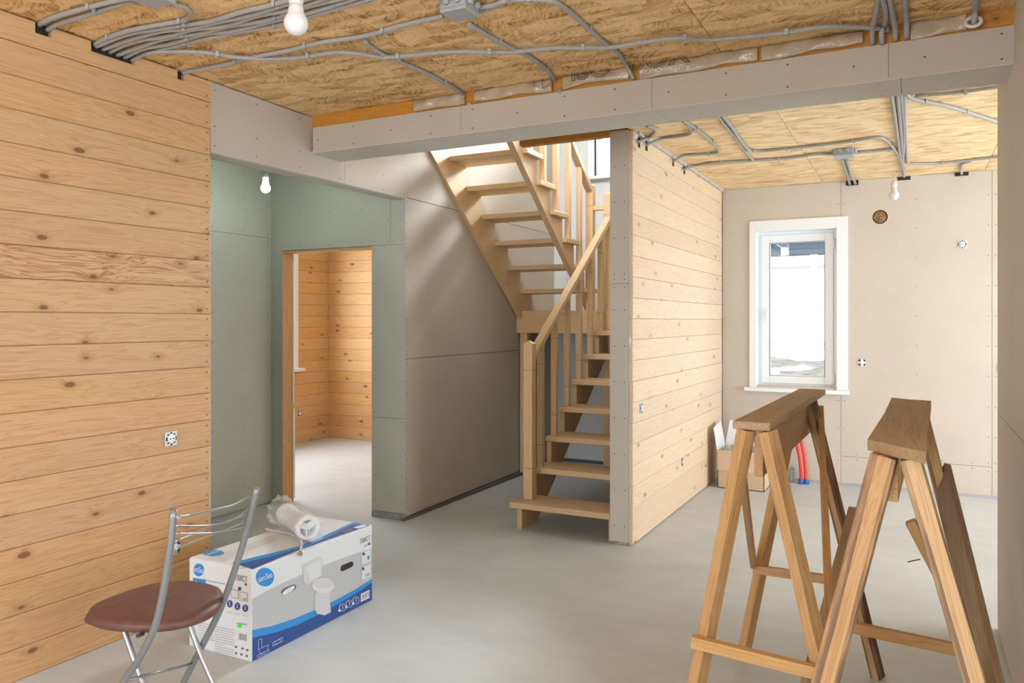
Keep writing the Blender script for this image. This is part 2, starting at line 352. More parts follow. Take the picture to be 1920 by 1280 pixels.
def lathe_vf(prof, seg=20, M4=None, caps=True):
    V, F = [], []
    for r, z in prof:
        for k in range(seg):
            a = 2*math.pi*k/seg; V.append(Vector((r*math.cos(a), r*math.sin(a), z)))
    for i in range(len(prof)-1):
        for k in range(seg): F.append((i*seg+k, i*seg+(k+1) % seg, (i+1)*seg+(k+1) % seg, (i+1)*seg+k))
    if caps and prof[0][0] > 1e-4: F.append(tuple(range(seg-1, -1, -1)))
    if caps and prof[-1][0] > 1e-4: F.append(tuple((len(prof)-1)*seg+k for k in range(seg)))
    if M4 is not None: V = [M4 @ v for v in V]
    return V, F
def lathe(name, prof, mat, parent=None, M4=None, seg=20, smooth=True, caps=True):
    V, F = lathe_vf(prof, seg, None, caps); me = new_mesh(name, V, F, mat)
    for p in me.polygons: p.use_smooth = smooth and len(p.vertices) == 4
    return obj(name, me, parent, M4)
def text(name, body, M4, size, mat, parent=None, ext=.0004, outline=0., sx=1., align='CENTER'):
    cu = bpy.data.curves.new(name, 'FONT'); cu.body = body; cu.size = size; cu.extrude = ext; cu.align_x = align; cu.align_y = 'CENTER'; cu.resolution_u = 3
    if outline: cu.fill_mode = 'NONE' ; cu.bevel_depth = outline; cu.bevel_resolution = 0; cu.extrude = 0
    t = bpy.data.objects.new(name, cu); C.objects.link(t)
    bpy.context.view_layer.update(); dg = bpy.context.evaluated_depsgraph_get()
    me = bpy.data.meshes.new_from_object(t.evaluated_get(dg)); bpy.data.objects.remove(t)
    me.materials.clear(); me.materials.append(mat)
    if sx != 1.:
        for v in me.vertices: v.co.x *= sx
    return obj(name, me, parent, M4)
PLANK_CACHE = {}
def plank_mesh(L, hgt, t, mat):
    """T&G plank: local X along, front faces -Y, V-joint chamfers"""
    k = (round(L, 3), round(hgt, 4), t, mat.name)
    if k in PLANK_CACHE: return PLANK_CACHE[k]
    c = .0035; g = .0006
    pr = [(0, -hgt/2+g), (-t+c, -hgt/2+g), (-t, -hgt/2+g+c), (-t, hgt/2-g-c), (-t+c, hgt/2-g), (0, hgt/2-g)]
    n = len(pr); V = [(-L/2, y, z) for y, z in pr]+[(L/2, y, z) for y, z in pr]
    F = [tuple(range(n)), tuple(range(2*n-1, n-1, -1))]+[((i+1) % n, i, i+n, (i+1) % n+n) for i in range(n)]
    me = new_mesh('plank', V, F, mat); bm = bmesh.new(); bm.from_mesh(me); bmesh.ops.recalc_face_normals(bm, faces=bm.faces[:]); bm.to_mesh(me); bm.free()
    PLANK_CACHE[k] = me; return me
def cladding(parent, L, mid, rz, zjoints, t, mat, jitter=.002):
    for a, b_ in zip(zjoints[:-1], zjoints[1:]):
        mt = M['pine_bold'] if mat is M['pine'] and a < 1.70 < b_ else mat
        me = plank_mesh(L, b_-a, t, mt)
        M4 = Matrix.Translation((mid[0], mid[1], (a+b_)/2)) @ Matrix.Rotation(rz, 4, 'Z') @ Matrix.Translation((random.uniform(-1, 1)*jitter*2, random.uniform(0, jitter), 0))
        obj('plank', me, parent, M4)
def screws(parent, pts, nrm, name='screw_heads'):
    """tiny dark screw heads, joined: too small to pick apart"""
    n = Vector(nrm).normalized(); a = n.orthogonal().normalized(); b_ = n.cross(a); V, F = [], []
    for p in pts:
        p = Vector(p)+n*.0008; k = len(V); V += [p+(a*math.cos(q*math.pi/3)+b_*math.sin(q*math.pi/3))*.0042 for q in range(6)]; F.append(tuple(range(k, k+6)))
    o = obj(name, new_mesh(name, V, F, M['screw']), parent); o['kind'] = 'stuff'; return o
def struct(o, label, cat='wall'):
    return tag(o, label, cat, kind='structure')
# ================================================================== SETTING
ZC = 2.70                                            # ceiling height
LJ = [2.587-.1365*n for n in range(19, -1, -1)]      # plank joints of the left wall
# ---- floor
fl = struct(box('floor', (-6.9, -3.2, -.2), (3.4, 7.9, 0), M['concrete']), 'smooth grey concrete screed floor with faint mottling running through all rooms', 'floor')
# ---- left pine wall
wl = struct(box('wall_left', (-3.37, -3.0, 0), (-3.258, 2.868, ZC), M['gyp']), 'wall clad in wide horizontal knotty pine boards on the left of the photo')
cladding(wl, 5.87, (-3.256, -.065), R90, [.0]+LJ[1:], .026, M['pine'])
tp = [(-3.0, LJ[-1]+.001)]; top = 2.694
def yz(px, py): p = onX(px, py, -3.23); return (p.y, p.z)
notch = [(yz(66, 50)[0], yz(97, 60)[0], 2.650), (yz(171, 80)[0], yz(253, 110)[0], 2.650), (yz(333, 130)[0], yz(346, 140)[0], 2.652)]
poly = [(-3.0, LJ[-1]+.001), (2.87, LJ[-1]+.001), (2.87, top)]
for a, b_, z in reversed(notch): poly += [(b_, top), (b_, z), (a, z), (a, top)]
poly += [(-3.0, top)]
extrude_yz('plank', poly, -3.256, -3.230, M['pine'], wl)
screws(wl, [(-3.2295, 2.845, z+.055*k) for z in LJ for k in (.5, 2.0)], (1, 0, 0), 'nail_heads')
box('edge_board', (-3.262, 2.8705, 0), (-3.245, 2.884, 2.30), M['gypsoffit'], wl)
# ---- header above the corridor opening and stairwell wall
hd = struct(multi('wall_header', [([(-3.245, 2.868, 2.33), (-3.30, 4.70, 2.345), (-3.40, 4.70, 2.345), (-3.37, 2.868, 2.33), (-3.245, 2.868, 2.70), (-3.30, 4.70, 2.70), (-3.40, 4.70, 2.70), (-3.37, 2.868, 2.70)], box_vf((0,0,0),(1,1,1))[1])], M['gypsoffit']),
            'plasterboard header above the green corridor opening, left of the beam')
def wallpanel(parent, name, p, q, z0, z1, mat, out, t=.0125, z0b=None, z1b=None):
    """sheet between plan points p and q standing proud along out"""
    g = .0013; d = (Vector(q)-Vector(p)).normalized(); p = Vector(p)+d*g; q = Vector(q)-d*g; o = Vector(out).normalized()*t
    z0b = z0 if z0b is None else z0b; z1b = z1 if z1b is None else z1b
    V = [(p.x, p.y, z0+g), (q.x, q.y, z0b+g), (q.x+o.x, q.y+o.y, z0b+g), (p.x+o.x, p.y+o.y, z0+g), (p.x, p.y, z1-g), (q.x, q.y, z1b-g), (q.x+o.x, q.y+o.y, z1b-g), (p.x+o.x, p.y+o.y, z1-g)]
    o_ = obj(name, new_mesh(name, V, box_vf((0,0,0),(1,1,1))[1], mat), parent); fixn(o_); return o_
ph = [(-3.245, 2.872), (-3.272, 3.98), (-3.30, 4.702)]
wallpanel(hd, 'plasterboard_panel', ph[0], ph[1], 2.33, ZC-.006, M['gyp'], (1, .03), .010, 2.340, ZC-.006)
wallpanel(hd, 'plasterboard_panel', ph[1], ph[2], 2.340, ZC, M['gyp'], (1, .03), .010, 2.347, ZC)
screws(hd, [(-3.234-.0245*(y-2.87), y, z) for y in (2.90, 3.2, 3.55, 3.92, 4.03, 4.4, 4.66) for z in (2.37, 2.47, 2.66)], (1, 0, 0))
ws = struct(multi('wall_stair_left', [([(-3.312, 4.705, 0), (-3.372, 7.5, 0), (-3.46, 7.5, 0), (-3.46, 4.705, 0), (-3.312, 4.705, 5.2), (-3.372, 7.5, 5.2), (-3.46, 7.5, 5.2), (-3.46, 4.705, 5.2)], box_vf((0,0,0),(1,1,1))[1]),
             ([(-3.31, 3.95, 2.71), (-3.312, 4.705, 2.71), (-3.46, 4.705, 2.71), (-3.46, 3.95, 2.71), (-3.31, 3.95, 5.2), (-3.312, 4.705, 5.2), (-3.46, 4.705, 5.2), (-3.46, 3.95, 5.2)], box_vf((0,0,0),(1,1,1))[1])], M['gyp']),
            'plasterboard stairwell wall under the wall stringer, streaked with light through the treads')
sp = [(-3.312, 4.704), (-3.372, 7.5)]
def sx(y): return -3.312-.02147*(y-4.704)
for za, zb in ((.03, 1.18), (1.182, 2.36), (2.362, 3.56), (3.562, 5.19)):
    wallpanel(ws, 'plasterboard_panel', (sx(4.704), 4.704), (sx(7.49), 7.49), za, zb, M['gyp'], (1, 0), .012)
screws(ws, [(sx(y)+.012, y, z) for y in (4.73, 5.33, 5.93, 6.5, 7.1) for z in [.2+.24*k for k in range(4)]+[1.15, 1.21]+[1.45+.24*k for k in range(4)]+[2.33, 2.39, 2.6]], (1, 0, 0))
box('outlet_tail', (-3.325, 5.405, .905), (-3.316, 5.42, .97), M['dark'], ws)
box('floor_strip', (-3.33, 4.69, 0), (-3.296, 7.45, .022), plain('dark floor strip', (.12, .12, .12), .8), ws)
# ---- back wall of stairwell
wb = struct(multi('wall_stair_back', [box_vf((-3.46, 7.5, 0), (-1.70, 7.6, 2.93)), box_vf((-3.46, 7.5, 4.38), (-1.70, 7.6, 5.2)), box_vf((-3.46, 7.5, 2.93), (-2.92, 7.6, 4.38)), box_vf((-1.80, 7.5, 2.93), (-1.70, 7.6, 4.38))], M['gypcool']),
            'pale plasterboard back wall of the stairwell seen through the open treads')
def sheet(parent, parts, mat, name='plasterboard_panel'): return multi(name, [box_vf(*p) for p in parts], mat, parent)
sheet(wb, [((-3.37, 7.488, .03), (-3.212, 7.5, 2.35))], M['gypcool']); sheet(wb, [((-3.209, 7.488, .03), (-1.78, 7.5, 1.20))], M['gypcool'])
sheet(wb, [((-3.209, 7.488, 1.203), (-1.78, 7.5, 2.29))], M['gypcool'])
sheet(wb, [((-3.37, 7.488, 2.353), (-3.212, 7.5, 2.93)), ((-3.37, 7.488, 2.93), (-2.92, 7.5, 5.1)), ((-2.92, 7.488, 4.38), (-1.78, 7.5, 5.1))], M['gypcool'])
sheet(wb, [((-3.209, 7.488, 2.293), (-1.78, 7.5, 2.93))], M['gypcool'])
screws(wb, [(x, 7.488, z) for x in (-3.23, -3.19, -2.9, -2.6, -2.3) for z in (1.3, 1.6, 1.9, 2.2, 2.27, 2.33, 2.5, 2.75)], (0, -1, 0))
box('floor_strip', (-3.36, 7.47, 0), (-1.79, 7.488, .03), plain('dark tape', (.1, .1, .13), .8), wb)
# ---- right partition with pine cladding
wp = struct(box('wall_partition', (-1.762, 4.862, 0), (-1.648, 7.5, 2.95), M['timber']), 'partition clad in pale horizontal pine boards right of the staircase')
PJ = [2.565-.1365*n for n in range(18, -1, -1)]
cladding(wp, 2.64, (-1.6455, 6.175), R90, [.004]+PJ[1:]+[2.694], .0255, M['pine_pale'])
for za, zb in ((.02, 1.70), (1.703, 2.70)): sheet(wp, [((-1.775, 4.85, za), (-1.648, 4.862, zb))], M['gypsoffit'])
sheet(wp, [((-1.775, 4.863, .02), (-1.762, 7.488, 1.2))], M['gyp2']); sheet(wp, [((-1.775, 4.863, 1.203), (-1.762, 7.488, 2.95))], M['gyp2'])
screws(wp, [(x, 4.85, z) for x in (-1.745, -1.675) for z in [.12+.235*k for k in range(11)]+[1.68, 1.73]], (0, -1, 0))
screws(wp, [(-1.6195, y, z+.05*k) for y in (4.875, 7.46) for z in PJ for k in (.6, 2.)], (1, 0, 0), 'nail_heads')
box('floor_gap', (-1.765, 4.853, 0), (-1.65, 4.87, .02), mottled('crumbled plaster', (.20, .19, .17), (.5, .48, .44), 40), wp)
obj('foam_blob', (lambda vf: new_mesh('foam_blob', vf[0], vf[1], plain('mounting foam', (.75, .78, .70), .9)))(lathe_vf([(.0, -.035), (.008, -.02), (.010, 0), (.008, .02), (0, .035)], 8)), wp, Matrix.Translation((-1.64, 4.853, 1.33)))
# ---- back wall with window
HX0, HX1, HZ0, HZ1 = -1.306, -.612, .862, 2.292
wk = struct(multi('wall_back', [box_vf((-1.70, 7.53, 0), (HX0, 7.72, 2.8)), box_vf((HX1, 7.53, 0), (3.3, 7.72, 2.8)), box_vf((HX0, 7.53, HZ1), (HX1, 7.72, 2.8)), box_vf((HX0, 7.53, 0), (HX1, 7.72, HZ0))], M['gyp2']),
            'beige plasterboard far wall with the narrow white window')
sheet(wk, [((-1.62, 7.5175, .02), (HX0, 7.53, 2.70)), ((HX0, 7.5175, HZ1), (-.5785, 7.53, 2.70)), ((HX0, 7.5175, .02), (-.5785, 7.53, HZ0)), ((HX1, 7.5175, HZ0), (-.5785, 7.53, HZ1))], M['gyp2'])
sheet(wk, [((-.5755, 7.5175, .02), (.5695, 7.53, .255))], M['gyp2'])
# sheet with the round vent hole
def holed(x0, x1, z0, z1, cx, cz, r, y0, y1, mat, parent):
    seg = 32; V, F = [], []
    ring = [(cx+r*math.cos(2*math.pi*k/seg), cz+r*math.sin(2*math.pi*k/seg)) for k in range(seg)]
    outer = []
    for k in range(seg):
        a = 2*math.pi*k/seg; dx, dz = math.cos(a), math.sin(a); t = min([(x1-cx)/dx if dx > 1e-9 else 1e9, (x0-cx)/dx if dx < -1e-9 else 1e9, (z1-cz)/dz if dz > 1e-9 else 1e9, (z0-cz)/dz if dz < -1e-9 else 1e9])
        outer.append((cx+dx*t, cz+dz*t))
    for y in (y0, y1): V += [(x, y, z) for x, z in ring]+[(x, y, z) for x, z in outer]
    for k in range(seg):
        j = (k+1) % seg; F += [(k, seg+k, seg+j, j), (2*seg+j, 3*seg+j, 3*seg+k, 2*seg+k), (k, j, 2*seg+j, 2*seg+k)]
    b0 = len(V); cs = [(x0, z0), (x1, z0), (x1, z1), (x0, z1)]
    for sx_, sz_ in cs:                                # fill the corner triangles
        near = sorted(range(seg), key=lambda k: (outer[k][0]-sx_)**2+(outer[k][1]-sz_)**2)
        e1 = [k for k in near if abs(outer[k][0]-sx_) < 1e-6][0]; e2 = [k for k in near if abs(outer[k][1]-sz_) < 1e-6][0]
        V.append((sx_, y0, sz_)); F.append((seg+e1, seg+e2, len(V)-1))
    o = obj('plasterboard_panel', new_mesh('plasterboard_panel', V, F, mat), parent); fixn(o); return o
holed(-.5755, .5695, .258, 2.70, -.263, 2.365, .062, 7.5175, 7.53, M['gyp2'], wk)
sheet(wk, [((.5725, 7.5175, .02), (1.8, 7.53, 2.70))], M['gyp2']); sheet(wk, [((1.803, 7.5175, .02), (3.2, 7.53, 2.70))], M['gyp2'])
screws(wk, [(x, 7.5175, z) for x in (-.60, -.55, .02, .545, .595) for z in (.22, .29, .5, .75, 1.0, 1.25, 1.5, 1.75, 2.0, 2.25, 2.5) if not (x < -.56 and .8 < z < 2.4)], (0, -1, 0))
screws(wk, [(x, 7.5175, z) for x in [-.45+.22*k for k in range(5)] for z in (.235, .28)], (0, -1, 0))
obj('vent_hole_edge', (lambda vf: new_mesh('vent_hole_edge', vf[0], vf[1], plain('paper edge', (.72, .66, .56), .8)))(lathe_vf([(.062, 0), (.068, 0), (.068, .0015), (.062, .0015), (.062, -.012)], 32, None, False)), wk, Matrix.Translation((-.263, 7.5172, 2.365)) @ Matrix.Rotation(R90, 4, 'X'))
ins = mottled('mineral wool', (.10, .055, .025), (.42, .27, .13), 60, .95, bump=.9)
lathe('mineral_wool', [(.061, 0), (.045, .006), (.02, .002), (0, .008)], ins, wk, Matrix.Translation((-.263, 7.529, 2.365)) @ Matrix.Rotation(R90, 4, 'X'), 24)
box('floor_strip', (-1.60, 7.495, 0), (3.2, 7.5175, .020), plain('lilac damper tape', (.42, .42, .52), .8), wk)
# ---- window in the back wall
wn = struct(empty('window_1', (-.96, 7.53, HZ0), 'narrow white window with one casement in the far wall', 'window'), 'narrow white window with one casement in the far wall', 'window')
def frame_xz(name, x0, x1, z0, z1, w, y0, y1, mat, parent, bev=.004):
    ps = [box_vf((x0, y0, z0), (x0+w, y1, z1), bev), box_vf((x1-w, y0, z0), (x1, y1, z1), bev), box_vf((x0+w-.004, y0, z1-w), (x1-w+.004, y1, z1), bev), box_vf((x0+w-.004, y0, z0), (x1-w+.004, y1, z0+w), bev)]
    return multi(name, ps, mat, parent)
multi('casing', [box_vf((-1.368, 7.497, .842), (HX0, 7.5175, 2.388), .003), box_vf((HX1, 7.497, .842), (-.522, 7.5175, 2.388), .003), box_vf((HX0-.003, 7.497, HZ1), (HX1+.003, 7.5175, 2.388), .003)], M['white'], wn)
multi('reveal', [box_vf((HX0-.001, 7.505, HZ0), (HX0+.006, 7.66, HZ1)), box_vf((HX1-.006, 7.505, HZ0), (HX1+.001, 7.66, HZ1)), box_vf((HX0, 7.505, HZ1-.006), (HX1, 7.66, HZ1+.001))], M['white'], wn)
box('sill', (-1.412, 7.462, .806), (-.508, 7.67, .842), M['white'], wn, .004)
frame_xz('window_frame', HX0, HX1, .845, HZ1, .045, 7.60, 7.66, M['white'], wn)
sash = frame_xz('sash', HX0+.032, HX1-.032, .877, HZ1-.032, .078, 7.585, 7.64, M['white'], wn, .006)
box('glass', (HX0+.10, 7.612, .945), (HX1-.10, 7.618, HZ1-.10), M['glass'], sash)
multi('gasket', [box_vf((HX0+.107, 7.583, .950), (HX0+.111, 7.590, HZ1-.107)), box_vf((HX1-.111, 7.583, .950), (HX1-.107, 7.590, HZ1-.107)), box_vf((HX0+.107, 7.583, HZ1-.111), (HX1-.107, 7.590, HZ1-.107)), box_vf((HX0+.107, 7.583, .950), (HX1-.107, 7.590, .954))], plain('grey gasket', (.2, .2, .22), .6), sash)
multi('handle', [box_vf((-1.235, 7.575, 1.50), (-1.21, 7.586, 1.57), .003), box_vf((-1.230, 7.555, 1.44), (-1.215, 7.570, 1.555), .005), box_vf((-1.228, 7.565, 1.53), (-1.217, 7.58, 1.555))], M['white'], sash)
for z in (.93, 2.16): lathe('hinge', [(.009, -.045), (.009, .045)], M['white'], wn, Matrix.Translation((HX1-.028, 7.583, z)), 10)
# ---- stair window (upper storey)
wu = struct(empty('window_2', (-2.36, 7.5, 2.93), 'white upstairs window of the stairwell, cut off by the beam', 'window'), 'white upstairs window of the stairwell, cut off by the beam', 'window')
multi('casing', [box_vf((-2.975, 7.470, 2.93), (-2.905, 7.488, 4.44), .003), box_vf((-2.905, 7.470, 4.38), (-1.78, 7.488, 4.44), .003)], M['white'], wu)
multi('reveal', [box_vf((-2.926, 7.48, 2.93), (-2.92, 7.6, 4.38)), box_vf((-2.92, 7.48, 4.38), (-1.80, 7.6, 4.386))], M['white'], wu)
box('sill', (-3.02, 7.42, 2.90), (-1.78, 7.60, 2.93), M['white'], wu, .004)
s2 = frame_xz('window_frame', -2.92, -1.80, 2.935, 4.38, .07, 7.55, 7.60, M['white'], wu)
box('mullion', (-2.39, 7.55, 3.0), (-2.33, 7.60, 4.32), M['white'], wu, .004)
box('glass', (-2.855, 7.572, 3.0), (-1.87, 7.578, 4.31), M['glass'], s2)
# ---- corridor: green moisture board
wc = struct(box('wall_corridor_left', (-4.72, 1.4, 0), (-4.613, 4.712, ZC), M['green']), 'green plasterboard side wall of the corridor behind the pine wall')
for ya, yb, za, zb in ((1.41, 3.0, .01, 2.69), (3.003, 4.699, .01, 2.12), (3.003, 4.699, 2.123, 2.69)): sheet(wc, [((-4.613, ya, za), (-4.60, yb, zb))], M['green'])
screws(wc, [(-4.60, y, z) for y in (4.10, 4.4, 4.66) for z in [.2+.22*k for k in range(9)]+[2.09, 2.15, 2.4, 2.6]], (1, 0, 0))
wd = struct(multi('wall_corridor_back', [box_vf((-4.72, 4.712, 0), (-4.487, 4.81, ZC)), box_vf((-4.487, 4.712, 2.022), (-3.602, 4.81, ZC)), box_vf((-3.602, 4.712, 0), (-3.46, 4.81, ZC)), box_vf((-3.46, 4.704, 0), (-3.314, 4.81, 2.6))], M['timber']),
            'green plasterboard wall around the doorway at the end of the corridor')
sheet(wd, [((-4.60, 4.70, .01), (-4.487, 4.712, 2.018))], M['green']); sheet(wd, [((-4.60, 4.70, 2.0205), (-3.43, 4.712, ZC))], M['green'])
sheet(wd, [((-3.427, 4.70, 2.0205), (-3.302, 4.712, 2.345))], M['green'])
sheet(wd, [((-3.600, 4.70, .745), (-3.302, 4.712, 2.018))], M['green']); sheet(wd, [((-3.600, 4.70, .05), (-3.302, 4.712, .742))], M['green'])
box('base_strip', (-3.597, 4.694, 0), (-3.300, 4.712, .048), mottled('dirty strip', (.20, .20, .20), (.32, .32, .31), 20), wd)
screws(wd, [(x, 4.70, z) for x in (-3.575, -3.325) for z in [.12+.2*k for k in range(4)]+[.78+.24*k for k in range(6)]+[2.05]]+[(x, 4.70, 2.045) for x in (-4.5, -4.3, -4.0, -3.7, -3.45, -3.40)]+[(x, 4.70, 2.3) for x in (-4.3, -4.0, -3.7)]+[(-4.51, 4.70, .2+.3*k) for k in range(6)]+[(-3.45, 4.70, 2.2), (-3.40, 4.70, 2.15)], (0, -1, 0))
dj = struct(empty('door_1', (-4.05, 4.76, 0), 'open doorway with bare timber jamb at the corridor end, no door hung', 'doorway'), 'open doorway with bare timber jamb at the corridor end, no door hung', 'doorway')
extr = beam('jamb', (-4.4905, 4.765, 0.0), (-4.4905, 4.765, 2.02), .125, .0145, M['stud'], dj, up=(1, 0, 0))
beam('lintel', (-4.483, 4.762, 2.010), (-3.602, 4.762, 2.010), .10, .02, M['stud'], dj)
multi('foam_bead', [box_vf((-4.484, 4.812, .02), (-4.474, 4.835, .75), .003), box_vf((-4.484, 4.812, .78), (-4.476, 4.83, 2.0), .003)], plain('white foam', (.8, .78, .72), .9), dj)
# ---- back room clad in golden pine
BJ = [.0]+[2.338-.1365*n for n in range(16, -1, -1)]+[2.475, 2.61, 2.70]
wr = struct(multi('wall_back_room_left', [box_vf((-6.68, 4.8, 0), (-6.56, 5.15, 2.7)), box_vf((-6.68, 7.05, 0), (-6.56, 7.8, 2.7)), box_vf((-6.68, 5.15, 0), (-6.56, 7.05, .9)), box_vf((-6.68, 5.15, 2.3), (-6.56, 7.05, 2.7))], M['timber']),
            'golden pine side wall of the far room seen through the doorway, with a window edge')
for a, b_ in zip(BJ[:-1], BJ[1:]):
    if b_ <= .92 or a >= 2.28: obj('plank', plank_mesh(2.85, b_-a, .026, M['pine_orange']), wr, Matrix.Translation((-6.556, 6.225, (a+b_)/2)) @ Matrix.Rotation(R90, 4, 'Z'))
    else:
        obj('plank', plank_mesh(.60, b_-a, .026, M['pine_orange']), wr, Matrix.Translation((-6.556, 7.35, (a+b_)/2)) @ Matrix.Rotation(R90, 4, 'Z'))
        obj('plank', plank_mesh(.34, b_-a, .026, M['pine_orange']), wr, Matrix.Translation((-6.556, 4.98, (a+b_)/2)) @ Matrix.Rotation(R90, 4, 'Z'))
wx = struct(box('wall_back_room_far', (-6.68, 7.676, 0), (-3.46, 7.80, 2.7), M['timber']), 'golden pine end wall of the far room seen through the doorway')
cladding(wx, 3.07, (-4.995, 7.676), 0, BJ, .026, M['pine_orange'])
screws(wx, [(x, 7.6495, z+.045+.05*k) for x in (-6.35, -6.0, -5.65) for z in BJ[:-1] for k in (0, 1)], (0, -1, 0), 'nail_heads')
screws(wr, [(-6.5295, y, z+.045+.05*k) for y in (7.2, 7.62) for z in BJ[:-1] for k in (0, 1)], (1, 0, 0), 'nail_heads')
w3 = struct(empty('window_3', (-6.55, 6.1, .9), 'sill and white casing of a window in the golden pine side wall', 'window'), 'sill and white casing of a window in the golden pine side wall', 'window')
multi('casing', [box_vf((-6.545, 7.03, .9), (-6.518, 7.10, 2.34), .003), box_vf((-6.545, 5.10, .9), (-6.518, 5.17, 2.34), .003), box_vf((-6.545, 5.17, 2.28), (-6.518, 7.03, 2.34), .003)], M['white'], w3)
box('sill', (-6.56, 5.06, .862), (-6.45, 7.145, .9), M['white'], w3, .004)
# ---- right stub wall
wq = struct(box('wall_right', (.363, 2.0, 0), (.49, 4.330, ZC), M['gyp']), 'plasterboard wall end along the right edge of the photo')
for za, zb in ((.012, 1.02), (1.023, ZC)): sheet(wq, [((.352, 2.0, za), (.363, 4.342, zb))], M['gyp2'])
sheet(wq, [((.363, 4.330, .012), (.50, 4.342, ZC))], M['gypsoffit'])
screws(wq, [(.352, y, z) for y in (3.55, 3.95, 4.31) for z in (.3, .62, 1.0, 1.05, 1.4, 1.75, 2.1, 2.45)], (-1, 0, 0))
# ---- boxed beam across the room
bt = struct(multi('trim_1', [box_vf((-3.268, 3.664, 2.487), (3.2, 3.92, ZC+.2))], M['timber']), 'long boxed plasterboard beam crossing the ceiling', 'beam')
BX = [-3.238, onY(864, 230, 3.65).x, onY(1222, 200, 3.65).x, onY(1666, 150, 3.65).x, .362, 1.6, 3.19]
for a, b_ in zip(BX[:-1], BX[1:]): sheet(bt, [((a+.001, 3.65, 2.478), (b_-.001, 3.663, 2.628))], M['gyp'])
SX = [-3.27, -1.95, onZ(1240, 215, 2.475).x, onZ(1690, 165, 2.475).x, .362, 1.8, 3.19]
for a, b_ in zip(SX[:-1], SX[1:]): sheet(bt, [((a+.001, 3.652, 2.4745), (b_-.001, 3.93, 2.4865))], M['gypsoffit'])
screws(bt, [(x, 3.65, z) for x in [-3.2+.27*k for k in range(14)] for z in ((2.50, 2.60) if int(x*10) % 2 else (2.55,))], (0, -1, 0))
screws(bt, [(x, y, 2.4743) for x in [-3.1+.27*k for k in range(13)] for y in (3.70, 3.88)], (0, 0, -1))
# ---- ceilings
c1 = struct(multi('ceiling', [box_vf((-3.37, -3.2, 2.716), (3.35, 3.66, 2.95))], M['timber']), 'ceiling of strand board sheets in the near room, hung with grey conduits', 'ceiling')
for xa, xb in ((-3.37, -2.04), (-2.037, -.795), (-.792, .458), (.461, 1.70), (1.703, 3.3)):
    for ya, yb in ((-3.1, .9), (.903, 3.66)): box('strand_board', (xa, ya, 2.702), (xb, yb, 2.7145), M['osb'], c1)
c2 = struct(multi('ceiling_far_room', [box_vf((-1.64, 3.93, 2.716), (3.35, 7.6, 2.95)), box_vf((-2.62, 3.93, 2.716), (-1.64, 4.85, 2.95))], M['timber']), 'paler strand board ceiling of the far room beyond the beam', 'ceiling')
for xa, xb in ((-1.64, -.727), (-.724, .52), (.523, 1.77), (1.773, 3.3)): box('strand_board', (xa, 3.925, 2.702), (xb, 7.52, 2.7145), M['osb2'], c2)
box('batten', (-1.620, 4.93, 2.680), (-1.600, 7.5, 2.702), mottled('pale dusty batten', (.45, .40, .36), (.62, .60, .58), 8), c2)
tr = tag(beam('trim_2', (-2.43, 4.86, 2.80), (-1.775, 4.86, 2.80), .06, .262, M['timber']), 'timber trimmer over the lower stair flight beside the plasterboard post', 'beam', kind='structure')
ed = struct(box('ceiling_corridor', (-4.72, 1.3, 2.702), (-3.37, 4.81, 2.8), M['green']), 'plasterboard ceiling of the corridor, hidden above the header', 'ceiling')
ee = struct(box('ceiling_back_room', (-6.7, 4.7, 2.702), (-3.46, 7.8, 2.8), M['gypsoffit']), 'ceiling of the pine clad far room, hidden above the doorway', 'ceiling')
# ---- enclosing walls out of view
def shell(name, parts, mat, label): return struct(multi(name, [box_vf(*p) for p in parts], mat), label)
shell('wall_near', [((-3.4, -3.2, 0), (-2.9, -3.0, 2.8)), ((.9, -3.2, 0), (3.4, -3.0, 2.8)), ((-2.9, -3.2, 0), (.9, -3.0, .6)), ((-2.9, -3.2, 2.5), (.9, -3.0, 2.8))], M['gyp2'], 'plasterboard wall behind the camera with a wide window opening')
shell('wall_far_right', [((3.2, -3.2, 0), (3.35, -1.5, 2.8)), ((3.2, 1.9, 0), (3.35, 4.5, 2.8)), ((3.2, 7.3, 0), (3.35, 7.7, 2.8)), ((3.2, -1.5, 2.5), (3.35, 1.9, 2.8)), ((3.2, 4.5, 2.5), (3.35, 7.3, 2.8)), ((3.2, -1.5, 0), (3.35, 1.9, .5)), ((3.2, 4.5, 0), (3.35, 7.3, .25))], M['gyp2'], 'plasterboard wall far to the right with glazed openings')
shell('wall_corridor_near', [((-4.72, 1.3, 0), (-3.37, 1.4, 2.8))], M['green'], 'green plasterboard wall closing the near end of the corridor')
shell('wall_back_room_near', [((-6.7, 4.7, 0), (-4.72, 4.8, 2.8))], M['pine_orange'], 'pine wall of the far room beside the doorway')
shell('wall_upstairs', [((-3.46, 3.9, 2.95), (-1.62, 3.95, 5.2)), ((-1.762, 3.93, 2.95), (-1.66, 7.5, 5.2))], M['gyp2'], 'plasterboard walls of the upper stairwell')
shell('ceiling_upstairs', [((-3.5, 3.9, 5.2), (-1.6, 7.65, 5.3))], M['gyp2'], 'ceiling of the upper stairwell')

# ================================================================== STAIRCASE
st = empty('staircase', (-2.1, 4.85, 0), 'unpainted larch staircase with open treads, balusters and a half-landing', 'staircase')
SW = M['stairwood']
def stair_board(name, mn, mx, parent):
    """board with grain along X"""
    return box(name, mn, mx, SW, parent, .004)
for i in range(1, 8):
    y = 4.87+.25*(i-1) if i > 1 else 4.83; z = .196*i; xl = -2.48 if i > 1 else -2.512
    stair_board('tread', (xl, y, z-.04), (-1.776, y+.295, z), st)
